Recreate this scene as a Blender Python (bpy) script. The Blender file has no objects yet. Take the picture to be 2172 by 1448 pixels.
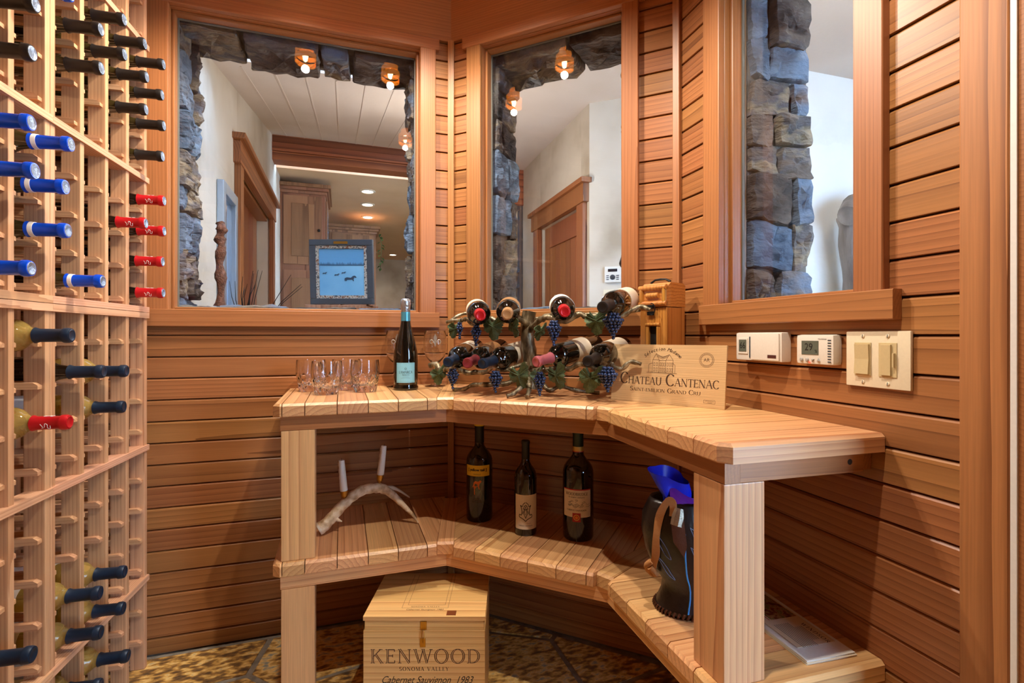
import bpy, bmesh, math, random
from mathutils import Vector, Matrix
random.seed(7)
S = bpy.context.scene
C = S.collection
PI = math.pi
V = Vector
UP = V((0, 0, 1))

# ---------------------------------------------------------------- camera
HC = 1.113
YAW = math.radians(71.5)                       # heading, counter-clockwise from +X
cam_d = bpy.data.cameras.new('camera')
cam = bpy.data.objects.new('camera', cam_d); C.objects.link(cam)
cam_d.sensor_width = 36.0
cam_d.lens = 36.0 * 1074.4 / 2172.0
cam_d.shift_y = -12.6 / 2172.0
cam_d.clip_start = 0.02
cam.location = (0, 0, HC)
cam.rotation_euler = (PI / 2, 0, YAW - PI / 2)
S.camera = cam

# ---------------------------------------------------------------- world and exposure
world = bpy.data.worlds.new('daylight'); S.world = world
world.use_nodes = True
bg = world.node_tree.nodes['Background']
bg.inputs[0].default_value = (0.52, 0.74, 1.0, 1)
bg.inputs[1].default_value = 16.0
S.view_settings.view_transform = 'Standard'
S.view_settings.look = 'None'
S.view_settings.gamma = 1.0
S.view_settings.use_curve_mapping = False
S.view_settings.exposure = 0.55

# ---------------------------------------------------------------- frames
LM = V((0.42796, 2.06597, 0)); MR = V((1.07535, 1.44079, 0))
FR = {'L': (LM, V((-1, 0, 0)), V((0, -1, 0))),
      'M': (LM, V((0.71934, -0.69466, 0)), V((-0.69466, -0.71934, 0))),
      'R': (MR, V((-0.04362, -0.99905, 0)), V((-0.99905, 0.04362, 0))),
      'K': (V((-0.62379, 2.03299, 0)), V((-0.08194, -0.99664, 0)), V((0.99664, -0.08194, 0)))}
def wp(w, u, v, z):
    o, d, n = FR[w]
    return o + d * u + n * v + UP * z

# ---------------------------------------------------------------- materials
def lin(c):
    return tuple((x / 12.92 if x <= 0.04045 else ((x + 0.055) / 1.055) ** 2.4) for x in [k / 255 for k in c]) + (1,)
MATS = {}
def nmat(name):
    m = bpy.data.materials.new(name); m.use_nodes = True
    nt = m.node_tree
    return m, nt, nt.nodes['Principled BSDF']
def plain(name, col, rough=0.5, metal=0.0, trans=0.0, ior=1.45, emit=None, estr=0, coat=0.0, alpha=1, spec=0.5, bump=0.0, bscale=200, sss=0):
    if name in MATS: return MATS[name]
    m, nt, b = nmat(name)
    b.inputs['Base Color'].default_value = lin(col)
    b.inputs['Roughness'].default_value = rough
    b.inputs['Metallic'].default_value = metal
    b.inputs['Transmission Weight'].default_value = trans
    b.inputs['IOR'].default_value = ior
    b.inputs['Coat Weight'].default_value = coat
    b.inputs['Specular IOR Level'].default_value = spec
    if emit:
        b.inputs['Emission Color'].default_value = lin(emit); b.inputs['Emission Strength'].default_value = estr
    # slight procedural mottling so that no surface is perfectly flat
    tc = nt.nodes.new('ShaderNodeTexCoord'); nz = nt.nodes.new('ShaderNodeTexNoise')
    nz.inputs['Scale'].default_value = bscale; nz.inputs['Detail'].default_value = 3
    nt.links.new(tc.outputs['Object'], nz.inputs['Vector'])
    mx = nt.nodes.new('ShaderNodeMix'); mx.data_type = 'RGBA'; mx.blend_type = 'MULTIPLY'
    mx.inputs[0].default_value = 0.12
    mx.inputs[6].default_value = lin(col)
    nt.links.new(nz.outputs['Fac'], mx.inputs[7]); nt.links.new(mx.outputs[2], b.inputs['Base Color'])
    if bump > 0:
        bp = nt.nodes.new('ShaderNodeBump'); bp.inputs['Strength'].default_value = bump; bp.inputs['Distance'].default_value = 0.002
        nt.links.new(nz.outputs['Fac'], bp.inputs['Height']); nt.links.new(bp.outputs[0], b.inputs['Normal'])
    MATS[name] = m
    return m
def wood(name, light, dark, period=0.008, contrast=0.8, rough=0.42, coat=0.0, vary=0.22, huevary=0.02, along=0.05, off=0.12, bump=0.08, vert=False):
    m, nt, b = nmat(name)
    N = nt.nodes.new; K = nt.links.new
    tc = N('ShaderNodeTexCoord'); oi = N('ShaderNodeObjectInfo')
    mp = N('ShaderNodeMapping'); mp.inputs['Scale'].default_value = (along, 1, 1)
    src = tc.outputs['Object']
    if vert:                                     # grain runs along local z instead of local x
        sx_ = N('ShaderNodeSeparateXYZ'); cx_ = N('ShaderNodeCombineXYZ'); K(src, sx_.inputs[0])
        K(sx_.outputs[2], cx_.inputs[0]); K(sx_.outputs[1], cx_.inputs[1]); K(sx_.outputs[0], cx_.inputs[2]); src = cx_.outputs[0]
    K(src, mp.inputs['Vector'])
    r1 = N('ShaderNodeMath'); r1.operation = 'MULTIPLY'; r1.inputs[1].default_value = 37.0; K(oi.outputs['Random'], r1.inputs[0])
    fr = N('ShaderNodeMath'); fr.operation = 'FRACT'; K(r1.outputs[0], fr.inputs[0])
    def sc(src, a, bb):
        x = N('ShaderNodeMath'); x.operation = 'MULTIPLY_ADD'; x.inputs[1].default_value = a; x.inputs[2].default_value = bb
        K(src, x.inputs[0]); return x.outputs[0]
    cb = N('ShaderNodeCombineXYZ')
    K(sc(oi.outputs['Random'], 9.0, 0.0), cb.inputs[0]); K(sc(fr.outputs[0], 2 * off, -off), cb.inputs[1]); K(sc(oi.outputs['Random'], off * 1.2, 0.012), cb.inputs[2])
    ad = N('ShaderNodeVectorMath'); ad.operation = 'ADD'; K(mp.outputs[0], ad.inputs[0]); K(cb.outputs[0], ad.inputs[1])
    # slow wander of the rings
    nz = N('ShaderNodeTexNoise'); nz.inputs['Scale'].default_value = 14; nz.inputs['Detail'].default_value = 2
    K(ad.outputs[0], nz.inputs['Vector'])
    sb = N('ShaderNodeVectorMath'); sb.operation = 'SUBTRACT'; sb.inputs[1].default_value = (0.5, 0.5, 0.5); K(nz.outputs['Color'], sb.inputs[0])
    s2 = N('ShaderNodeVectorMath'); s2.operation = 'SCALE'; s2.inputs['Scale'].default_value = 0.022; K(sb.outputs[0], s2.inputs[0])
    a2 = N('ShaderNodeVectorMath'); a2.operation = 'ADD'; K(ad.outputs[0], a2.inputs[0]); K(s2.outputs[0], a2.inputs[1])
    wv = N('ShaderNodeTexWave'); wv.wave_type = 'RINGS'; wv.rings_direction = 'X'; wv.wave_profile = 'SAW'
    wv.inputs['Scale'].default_value = 0.314 / period; wv.inputs['Distortion'].default_value = 0.7
    wv.inputs['Detail'].default_value = 2; wv.inputs['Detail Scale'].default_value = 2.0
    K(a2.outputs[0], wv.inputs['Vector'])
    rp = N('ShaderNodeValToRGB')
    e = rp.color_ramp.elements
    e[0].position = 0.0; e[0].color = lin(light)
    e[1].position = 1.0; e[1].color = lin(dark)
    x = e.new(0.55); x.color = lin([light[i] * 0.8 + dark[i] * 0.2 for i in range(3)])
    x = e.new(0.88); x.color = lin([light[i] * (1 - contrast) + dark[i] * contrast for i in range(3)])
    K(wv.outputs['Fac'], rp.inputs[0])
    # fibre
    mf = N('ShaderNodeMapping'); mf.inputs['Scale'].default_value = (6, 260, 260); K(src, mf.inputs['Vector'])
    nf = N('ShaderNodeTexNoise'); nf.inputs['Scale'].default_value = 1.0; nf.inputs['Detail'].default_value = 3
    K(mf.outputs[0], nf.inputs['Vector'])
    fx = N('ShaderNodeMapRange'); fx.inputs[1].default_value = 0.3; fx.inputs[2].default_value = 0.7; fx.inputs[3].default_value = 0.87; fx.inputs[4].default_value = 1.07
    K(nf.outputs['Fac'], fx.inputs[0])
    hs = N('ShaderNodeHueSaturation')
    K(rp.outputs[0], hs.inputs['Color'])
    K(sc(oi.outputs['Random'], huevary, 0.5 - huevary / 2), hs.inputs['Hue'])
    rv = N('ShaderNodeMath'); rv.operation = 'MULTIPLY'; K(sc(fr.outputs[0], vary, 1 - vary * 0.6), rv.inputs[0]); K(fx.outputs[0], rv.inputs[1])
    K(rv.outputs[0], hs.inputs['Value'])
    K(hs.outputs[0], b.inputs['Base Color'])
    b.inputs['Roughness'].default_value = rough; b.inputs['Coat Weight'].default_value = coat; b.inputs['Coat Roughness'].default_value = 0.25
    bp = N('ShaderNodeBump'); bp.inputs['Strength'].default_value = bump; bp.inputs['Distance'].default_value = 0.001
    K(nf.outputs['Fac'], bp.inputs['Height']); K(bp.outputs[0], b.inputs['Normal'])
    MATS[name] = m
    return m
def mottled(name, cols, scale=3.0, rough=0.8, bump=0.2, bscale=30, stretch=(1, 1, 1), detail=5, rnd=0.0, bdist=0.01, spec=0.4):
    m, nt, b = nmat(name)
    N = nt.nodes.new; K = nt.links.new
    tc = N('ShaderNodeTexCoord'); oi = N('ShaderNodeObjectInfo')
    mp = N('ShaderNodeMapping'); mp.inputs['Scale'].default_value = stretch
    K(tc.outputs['Object'], mp.inputs['Vector'])
    md = N('ShaderNodeMath'); md.operation = 'MULTIPLY'; md.inputs[1].default_value = 51.0; K(oi.outputs['Random'], md.inputs[0])
    nz = N('ShaderNodeTexNoise'); nz.noise_dimensions = '4D'; nz.inputs['Scale'].default_value = scale; nz.inputs['Detail'].default_value = detail
    K(mp.outputs[0], nz.inputs['Vector']); K(md.outputs[0], nz.inputs['W'])
    fac = nz.outputs['Fac']
    if rnd > 0:
        ma = N('ShaderNodeMath'); ma.operation = 'MULTIPLY_ADD'; ma.inputs[1].default_value = rnd; ma.inputs[2].default_value = -rnd / 2
        K(oi.outputs['Random'], ma.inputs[0])
        aa = N('ShaderNodeMath'); aa.operation = 'ADD'; K(fac, aa.inputs[0]); K(ma.outputs[0], aa.inputs[1]); fac = aa.outputs[0]
    rp = N('ShaderNodeValToRGB'); e = rp.color_ramp.elements
    n = len(cols)
    e[0].position = cols[0][0]; e[0].color = lin(cols[0][1]); e[1].position = cols[-1][0]; e[1].color = lin(cols[-1][1])
    for p, c in cols[1:-1]:
        x = e.new(p); x.color = lin(c)
    K(fac, rp.inputs[0]); K(rp.outputs[0], b.inputs['Base Color'])
    b.inputs['Roughness'].default_value = rough; b.inputs['Specular IOR Level'].default_value = spec
    n2 = N('ShaderNodeTexNoise'); n2.inputs['Scale'].default_value = bscale; n2.inputs['Detail'].default_value = 6
    K(mp.outputs[0], n2.inputs['Vector'])
    bp = N('ShaderNodeBump'); bp.inputs['Strength'].default_value = bump; bp.inputs['Distance'].default_value = bdist
    K(n2.outputs['Fac'], bp.inputs['Height']); K(bp.outputs[0], b.inputs['Normal'])
    MATS[name] = m
    return m
def pane_mat(name, tint=(255, 255, 255), refl=1.0):
    m = bpy.data.materials.new(name); m.use_nodes = True
    nt = m.node_tree; nt.nodes.clear()
    N = nt.nodes.new; K = nt.links.new
    out = N('ShaderNodeOutputMaterial'); tr = N('ShaderNodeBsdfTransparent'); gl = N('ShaderNodeBsdfGlossy')
    tr.inputs[0].default_value = lin(tint); gl.inputs['Roughness'].default_value = 0.0
    fz = N('ShaderNodeFresnel'); fz.inputs[0].default_value = 1.5
    mu = N('ShaderNodeMath'); mu.operation = 'MULTIPLY'; mu.inputs[1].default_value = refl; mu.use_clamp = True
    ge = N('ShaderNodeNewGeometry'); iv = N('ShaderNodeMath'); iv.operation = 'SUBTRACT'; iv.inputs[0].default_value = 1.0
    K(ge.outputs['Backfacing'], iv.inputs[1])               # only the entry face reflects; the exit face passes light straight on
    m2 = N('ShaderNodeMath'); m2.operation = 'MULTIPLY'; K(fz.outputs[0], m2.inputs[0]); K(iv.outputs[0], m2.inputs[1])
    K(m2.outputs[0], mu.inputs[0])
    mx = N('ShaderNodeMixShader'); K(mu.outputs[0], mx.inputs[0]); K(tr.outputs[0], mx.inputs[1]); K(gl.outputs[0], mx.inputs[2])
    K(mx.outputs[0], out.inputs[0])
    MATS[name] = m
    return m

cedar = wood('cedar_panelling', (170, 113, 67), (122, 75, 42), period=0.013, contrast=0.42, rough=0.36, vary=0.26, huevary=0.014)
cedar_trim = wood('cedar_trim', (172, 113, 66), (138, 86, 48), period=0.008, contrast=0.4, rough=0.4, vary=0.14, huevary=0.01, off=0.2)
shelf_wood = wood('cedar_shelf', (226, 176, 122), (184, 126, 80), period=0.014, contrast=0.45, rough=0.36, vary=0.30, huevary=0.016)
rack_wood = wood('redwood_rack', (208, 162, 122), (174, 124, 86), period=0.008, contrast=0.5, rough=0.5, vary=0.16, huevary=0.01)
rack_strip_wood = wood('redwood_strip', (224, 176, 140), (188, 132, 96), period=0.006, contrast=0.6, rough=0.5, vary=0.12)
post_wood = wood('cedar_door_casing', (184, 122, 74), (132, 78, 42), period=0.011, contrast=0.8, rough=0.45, vary=0.1)
pine = wood('pine_crate', (232, 190, 124), (196, 140, 80), period=0.018, contrast=0.5, rough=0.5, vary=0.1, huevary=0.01)
oak_panel = wood('pale_wood_panel', (216, 180, 134), (190, 148, 100), period=0.004, contrast=0.5, rough=0.55, vary=0.06, along=0.02, off=0.3)
knotty = wood('knotty_alder', (162, 116, 84), (110, 74, 52), period=0.02, contrast=0.4, rough=0.45, vary=0.1, vert=True, off=.35)
door_wood = wood('stained_pine_door', (172, 104, 64), (112, 60, 34), period=0.014, contrast=0.6, rough=0.45, vary=0.15)
beam_wood = wood('rough_beam', (176, 104, 66), (104, 52, 32), period=0.03, contrast=0.7, rough=0.6, vary=0.1)
bamboo = wood('bamboo', (204, 142, 66), (150, 88, 32), period=0.01, contrast=0.5, rough=0.3, coat=0.4, vary=0.12, vert=True)
dark_gap = plain('shadow_gap_backing', (104, 62, 36), 0.8)
stone = mottled('quarry_stone', [(0.22, (58, 48, 44)), (0.40, (112, 96, 84)), (0.5, (96, 90, 90)), (0.58, (150, 132, 106)), (0.68, (120, 104, 96)), (0.82, (112, 124, 140))], scale=7, rough=0.7, bump=1.0, bscale=22, rnd=0.55, bdist=0.022, stretch=(1, 2.2, 1), detail=8)
daylit_stone = mottled('stone_blue_daylight', [(0.25, (66, 74, 88)), (0.45, (98, 112, 130)), (0.6, (120, 136, 154)), (0.8, (96, 98, 106))], scale=7, rough=0.7, bump=1.0, bscale=22, rnd=0.3, bdist=0.022, stretch=(1, 2.2, 1), detail=8)  # blue daylight on the reveals, put into the colour of some stones
mortar = mottled('grey_mortar', [(0.3, (84, 76, 68)), (0.7, (120, 110, 100))], scale=20, bump=0.5, bscale=70)
slate = mottled('gold_slate', [(0.32, (92, 74, 54)), (0.42, (140, 104, 60)), (0.5, (206, 160, 86)), (0.58, (244, 206, 130)), (0.70, (146, 150, 144))], scale=26, rough=0.35, bump=0.5, bscale=40, stretch=(1.0, 2.0, 1), rnd=0.12, spec=0.6, bdist=0.006, detail=4)
grout = mottled('floor_grout', [(0.3, (120, 112, 100)), (0.7, (156, 146, 132))], scale=40, bump=0.3, bscale=120)
plaster = mottled('tan_plaster', [(0.3, (176, 160, 138)), (0.5, (206, 194, 176)), (0.75, (222, 212, 196))], scale=2.2, rough=0.85, bump=0.12, bscale=26)
plaster_w = mottled('pale_plaster', [(0.3, (206, 200, 188)), (0.5, (224, 220, 212)), (0.75, (234, 230, 224))], scale=1.8, rough=0.85, bump=0.15, bscale=22)
ceil_m = mottled('ceiling_paint', [(0.3, (212, 196, 184)), (0.7, (226, 212, 202))], scale=2, rough=0.85, bump=0.1, bscale=40)
kitch_ceil = mottled('kitchen_ceiling', [(0.3, (222, 188, 150)), (0.7, (236, 206, 172))], scale=2, rough=0.85, bump=0.05)
pane = pane_mat('window_glass', (246, 250, 255), 1.25)
clear = plain('clear_crystal', (255, 255, 255), 0.0, trans=1.0, ior=1.5, bscale=2)
MATS['clear_crystal'].node_tree.nodes['Mix'].inputs[0].default_value = 0.0
gasket = plain('grey_gasket', (112, 112, 104), 0.5)
ivory = plain('ivory_plastic', (236, 222, 192), 0.35)
almond = plain('almond_plastic', (208, 188, 142), 0.35)
whitep = plain('white_plastic', (232, 226, 214), 0.4)
lcd = plain('lcd_glass', (98, 104, 92), 0.15)
ink = plain('black_ink', (28, 24, 22), 0.6)
brown_ink = plain('burnt_brown_ink', (84, 58, 40), 0.7)
paper = plain('cream_paper', (232, 218, 194), 0.7)
wht = plain('white_paper', (240, 236, 228), 0.7)
steel = plain('pewter', (214, 208, 196), 0.32, metal=0.75)
brass = plain('brass', (196, 150, 70), 0.28, metal=1.0)
iron = plain('black_iron', (30, 30, 32), 0.5, metal=0.6)
bronze = mottled('aged_bronze_vine', [(0.3, (54, 46, 34)), (0.48, (112, 98, 74)), (0.68, (186, 174, 146))], scale=70, rough=0.4, bump=0.8, bscale=110, stretch=(1, 1, 0.35), bdist=0.003)
MATS['aged_bronze_vine'].node_tree.nodes['Principled BSDF'].inputs['Metallic'].default_value = 0.55
leaf_m = mottled('verdigris_leaf', [(0.3, (48, 62, 42)), (0.55, (82, 100, 66)), (0.8, (120, 116, 80))], scale=40, rough=0.45, bump=0.4, bscale=90, bdist=0.002)
MATS['verdigris_leaf'].node_tree.nodes['Principled BSDF'].inputs['Metallic'].default_value = 0.35
grape_m = plain('blue_black_grape', (40, 58, 96), 0.18, metal=0.35, coat=0.5)
dglass = plain('dark_bottle_glass', (16, 13, 9), 0.05, coat=0.6, spec=0.8)
oglass = plain('olive_bottle_glass', (48, 40, 16), 0.06, coat=0.6, spec=0.8)
gglass = plain('golden_bottle_glass', (240, 206, 116), 0.02, trans=0.72, ior=1.33)
f_black = plain('black_foil', (34, 29, 27), 0.42, metal=0.2)
f_blue = plain('blue_foil', (14, 84, 232), 0.22, metal=0.3)
f_red = plain('red_foil', (196, 26, 34), 0.3, metal=0.25)
f_navy = plain('navy_foil', (26, 44, 66), 0.4, metal=0.25)
f_plum = plain('plum_foil', (150, 58, 66), 0.35, metal=0.3)
f_pink = plain('rose_foil', (190, 104, 112), 0.3, metal=0.4)
f_tan = plain('tan_foil', (182, 136, 88), 0.4, metal=0.2)
f_silver = plain('silver_foil', (196, 206, 220), 0.25, metal=0.85, bump=0.6, bscale=160)
f_aqua = plain('aqua_foil', (96, 176, 206), 0.25, metal=0.6)
f_end = plain('embossed_foil_end', (176, 198, 230), 0.25, metal=0.8, bump=0.8, bscale=260)
aqua_label = plain('aqua_label', (140, 204, 222), 0.5)
yellow = plain('yellow_label', (236, 196, 40), 0.5)
orange = plain('orange_print', (226, 120, 44), 0.5)
redp = plain('red_print', (176, 34, 28), 0.5)
gold = plain('gold_print', (214, 170, 80), 0.35, metal=0.6)
leather = mottled('black_leather', [(0.3, (15, 11, 10)), (0.6, (28, 19, 16)), (0.8, (42, 28, 22))], scale=14, rough=0.3, bump=0.5, bscale=120, bdist=0.002, spec=0.6)
leather_b = plain('brown_leather', (88, 46, 26), 0.5, bump=0.4)
leather_t = plain('tan_suede', (178, 122, 70), 0.8, bump=0.4)
silk = plain('blue_silk', (24, 44, 226), 0.4)
silk_p = plain('purple_silk', (112, 34, 148), 0.4)
wax = plain('ivory_wax', (232, 222, 206), 0.4)
antler_m = mottled('antler', [(0.3, (146, 112, 76)), (0.46, (206, 176, 136)), (0.65, (240, 222, 192))], scale=40, rough=0.5, bump=0.6, bscale=90, stretch=(1, 1, 1), bdist=0.003)
antler_w = plain('pale_antler', (232, 216, 192), 0.4)
amber = plain('amber_shade_glass', (255, 170, 60), 0.2, emit=(255, 140, 30), estr=4.0)
bulb_m = plain('lit_bulb', (255, 240, 210), 0.3, emit=(255, 226, 170), estr=40.0)
downlight = plain('downlight_lens', (255, 245, 225), 0.3, emit=(255, 236, 205), estr=14.0)
snow = mottled('snow_print', [(0.3, (92, 156, 204)), (0.6, (130, 188, 226)), (0.8, (156, 204, 234))], scale=4, rough=0.3, bump=0.0)
sky_print = plain('winter_sky_print', (96, 158, 208), 0.3)
frame_dark = plain('dark_frame', (74, 82, 92), 0.35, metal=0.3)

# ---------------------------------------------------------------- mesh helpers
class MB:
    def __init__(self): self.v = []; self.f = []; self.m = []
    def add(self, vs, fs, mi=0):
        b = len(self.v); self.v += [tuple(p) for p in vs]; self.f += [tuple(b + i for i in q) for q in fs]; self.m += [mi] * len(fs)
        return self
    def box(self, a, b, mi=0):
        x0, y0, z0 = a; x1, y1, z1 = b
        return self.add([(x0, y0, z0), (x1, y0, z0), (x1, y1, z0), (x0, y1, z0), (x0, y0, z1), (x1, y0, z1), (x1, y1, z1), (x0, y1, z1)],
                        [(0, 3, 2, 1), (4, 5, 6, 7), (0, 1, 5, 4), (1, 2, 6, 5), (2, 3, 7, 6), (3, 0, 4, 7)], mi)
    def cbox(self, a, b, c, mi=0):
        """box with every edge chamfered by c"""
        x0, y0, z0 = a; x1, y1, z1 = b
        bm = bmesh.new(); bmesh.ops.create_cube(bm, size=1)
        for q in bm.verts: q.co = V(((x0 + x1) / 2 + q.co.x * (x1 - x0), (y0 + y1) / 2 + q.co.y * (y1 - y0), (z0 + z1) / 2 + q.co.z * (z1 - z0)))
        bmesh.ops.bevel(bm, geom=bm.edges[:], offset=c, segments=2, profile=0.7, affect='EDGES')
        bm.verts.index_update()
        self.add([q.co[:] for q in bm.verts], [[q.index for q in fc.verts] for fc in bm.faces], mi); bm.free()
        return self
    def prism(self, poly, z0, z1, top=None, mi=0):
        n = len(poly); top = top or poly
        a = sum(poly[i][0] * poly[(i + 1) % n][1] - poly[(i + 1) % n][0] * poly[i][1] for i in range(n))
        if a < 0: poly = poly[::-1]; top = top[::-1]
        vs = [(p[0], p[1], z0) for p in poly] + [(p[0], p[1], z1) for p in top]
        fs = [tuple(range(n))[::-1], tuple(range(n, 2 * n))] + [(i, (i + 1) % n, n + (i + 1) % n, n + i) for i in range(n)]
        return self.add(vs, fs, mi)
    def lathe(self, prof, seg=32, mi=0, cap=True):
        vs = []; fs = []; rings = []
        for r, z in prof:
            if r < 1e-6: rings.append([len(vs)]); vs.append((0, 0, z))
            else:
                rings.append(list(range(len(vs), len(vs) + seg)))
                vs += [(r * math.cos(2 * PI * i / seg), r * math.sin(2 * PI * i / seg), z) for i in range(seg)]
        for a, b in zip(rings, rings[1:]):
            for i in range(seg):
                j = (i + 1) % seg
                if len(a) == 1 and len(b) == 1: continue
                if len(a) == 1: fs.append((a[0], b[j], b[i]))
                elif len(b) == 1: fs.append((a[i], a[j], b[0]))
                else: fs.append((a[i], a[j], b[j], b[i]))
        return self.add(vs, fs, mi)
    def tube(self, pts, rad, seg=8, mi=0, jit=0.0, cap=True):
        pts = [V(p) for p in pts]; n = len(pts)
        if not isinstance(rad, (list, tuple)): rad = [rad] * n
        t = (pts[1] - pts[0]).normalized()
        a = t.orthogonal().normalized()
        vs = []; fs = []
        for i in range(n):
            if i == 0: tt = pts[1] - pts[0]
            elif i == n - 1: tt = pts[-1] - pts[-2]
            else: tt = pts[i + 1] - pts[i - 1]
            tt.normalize()
            a = (a - tt * a.dot(tt)).normalized(); b = tt.cross(a)
            for k in range(seg):
                w = 2 * PI * k / seg; r = rad[i] * (1 + (random.random() - .5) * jit)
                vs.append(pts[i] + (a * math.cos(w) + b * math.sin(w)) * r)
        for i in range(n - 1):
            for k in range(seg):
                fs.append((i * seg + k, i * seg + (k + 1) % seg, (i + 1) * seg + (k + 1) % seg, (i + 1) * seg + k))
        if cap:
            fs.append(tuple(range(seg))[::-1]); fs.append(tuple((n - 1) * seg + k for k in range(seg)))
        return self.add(vs, fs, mi)
    def xf(self, M):
        self.v = [tuple(M @ V(p)) for p in self.v]; return self
    def mesh(self, name, mats, smooth=False):
        me = bpy.data.meshes.new(name); me.from_pydata(self.v, [], self.f)
        for m in (mats if isinstance(mats, (list, tuple)) else [mats]): me.materials.append(m)
        if any(self.m): me.polygons.foreach_set('material_index', self.m)
        if smooth:
            me.polygons.foreach_set('use_smooth', [True] * len(me.polygons))
            if smooth != 'all':
                try: me.set_sharp_from_angle(angle=math.radians(smooth if smooth > 1 else 38))
                except Exception: pass
        me.update(); return me
MW = {}
def link(name, data, parent=None, M=None, wM=None):
    """M is the matrix relative to the parent, wM a world matrix"""
    o = bpy.data.objects.new(name, data); C.objects.link(o)
    pm = MW[parent.name] if parent else Matrix.Identity(4)
    if wM is not None: M = pm.inverted() @ wM
    if M is None: M = Matrix.Identity(4)
    if parent: o.parent = parent
    o.matrix_local = M
    MW[o.name] = pm @ M
    return o
def obj(name, mb, mat, parent=None, M=None, wM=None, smooth=False):
    return link(name, mb.mesh(name, mat, smooth), parent, M, wM)
def thing(name, label, cat, wM, group=None):
    o = link(name, None, None, wM); o.empty_display_size = 0.05
    return tag(o, label, cat, group)
def tag(o, label, cat, group=None):
    o['label'] = label; o['category'] = cat
    if group: o['group'] = group
    return o
def struct(name, wM=None, label=None, cat=None):
    o = link(name, None, None, wM or Matrix.Identity(4)); o['kind'] = 'structure'
    if label: o['label'] = label
    if cat: o['category'] = cat
    return o
def T(p): return Matrix.Translation(V(p))
def RZ(a): return Matrix.Rotation(a, 4, 'Z')
def basis(p, x, y, z=None):
    x = V(x).normalized(); y = V(y).normalized(); z = V(z) if z else x.cross(y)
    return Matrix(((x[0], y[0], z[0], p[0]), (x[1], y[1], z[1], p[1]), (x[2], y[2], z[2], p[2]), (0, 0, 0, 1)))
def copytree(o, wM):
    c = o.copy(); C.objects.link(c); c.matrix_local = wM; MW[c.name] = wM
    def rec(src, dst):
        for ch in src.children:
            k = ch.copy(); C.objects.link(k); k.parent = dst; k.matrix_local = ch.matrix_local.copy()
            MW[k.name] = MW[dst.name] @ ch.matrix_local
            rec(ch, k)
    rec(o, c)
    return c
PC = {}
def plank_mesh(L, W, Tk, mat, ch):   # ch: chamfer of the long front edges, or (bottom, top)
    key = (round(L, 4), round(W, 4), round(Tk, 4), mat.name, ch)
    if key not in PC:
        c, c2 = ch if isinstance(ch, tuple) else (ch, ch)
        prof = [(0, 0), (W, 0)] + ([(W, Tk - c2), (W - c2, Tk)] if c2 > 0 else [(W, Tk)]) + ([(c, Tk), (0, Tk - c)] if c > 0 else [(0, Tk)])
        n = len(prof)
        mb = MB(); mb.add([(0, y, z) for y, z in prof] + [(L, y, z) for y, z in prof],
                          [tuple(range(n))[::-1], tuple(range(n, 2 * n))] + [(i, n + i, n + (i + 1) % n, (i + 1) % n)[::-1] for i in range(n)])
        PC[key] = mb.mesh('plank', mat)
    return PC[key]
def plank(name, parent, p, x, y, L, W, Tk, mat, ch=0.002):
    return link(name, plank_mesh(L, W, Tk, mat, ch), parent, None, basis(p, x, y))
def hplank(name, parent, w, u0, u1, z0, z1, v0, Tk, mat, ch=0.002):
    """horizontal board on wall w"""
    o, d, n = FR[w]
    if w == 'L': return plank(name, parent, wp(w, u1, v0, z0), -d, UP, u1 - u0, z1 - z0, Tk, mat, ch)
    return plank(name, parent, wp(w, u0, v0, z0), d, UP, u1 - u0, z1 - z0, Tk, mat, ch)
def vplank(name, parent, w, u0, u1, z0, z1, v0, Tk, mat, ch=0.002):
    o, d, n = FR[w]
    if w == 'L': return plank(name, parent, wp(w, u0, v0, z0), UP, d, z1 - z0, u1 - u0, Tk, mat, ch)
    return plank(name, parent, wp(w, u1, v0, z0), UP, -d, z1 - z0, u1 - u0, Tk, mat, ch)
def wallbox(name, parent, w, u0, u1, v0, v1, z0, z1, mat, ch=0.0, smooth=False):
    """axis-aligned box in a wall frame; local x = u, y = v"""
    o, d, n = FR[w]
    mb = MB()
    M = Matrix(((d[0], n[0], 0, o[0]), (d[1], n[1], 0, o[1]), (0, 0, 1, 0), (0, 0, 0, 1)))
    if ch: mb.cbox((u0, v0, z0), (u1, v1, z1), ch)
    else: mb.box((u0, v0, z0), (u1, v1, z1))
    mb.xf(M)
    if w == 'L' or True:
        det = M.to_3x3().determinant()
        if det < 0: mb.f = [q[::-1] for q in mb.f]
    base = MW[parent.name].translation if parent else V((0, 0, 0))
    mb.v = [tuple(V(p) - base) for p in mb.v]
    return obj(name, mb, mat, parent, smooth=smooth)
def clip(poly, a, b, c):
    """keep a*x+b*y<=c"""
    out = []
    for i in range(len(poly)):
        p, q = poly[i], poly[(i + 1) % len(poly)]
        dp = a * p[0] + b * p[1] - c; dq = a * q[0] + b * q[1] - c
        if dp <= 0: out.append(p)
        if (dp < 0 < dq) or (dq < 0 < dp):
            t = dp / (dp - dq); out.append((p[0] + (q[0] - p[0]) * t, p[1] + (q[1] - p[1]) * t))
    return out
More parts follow.
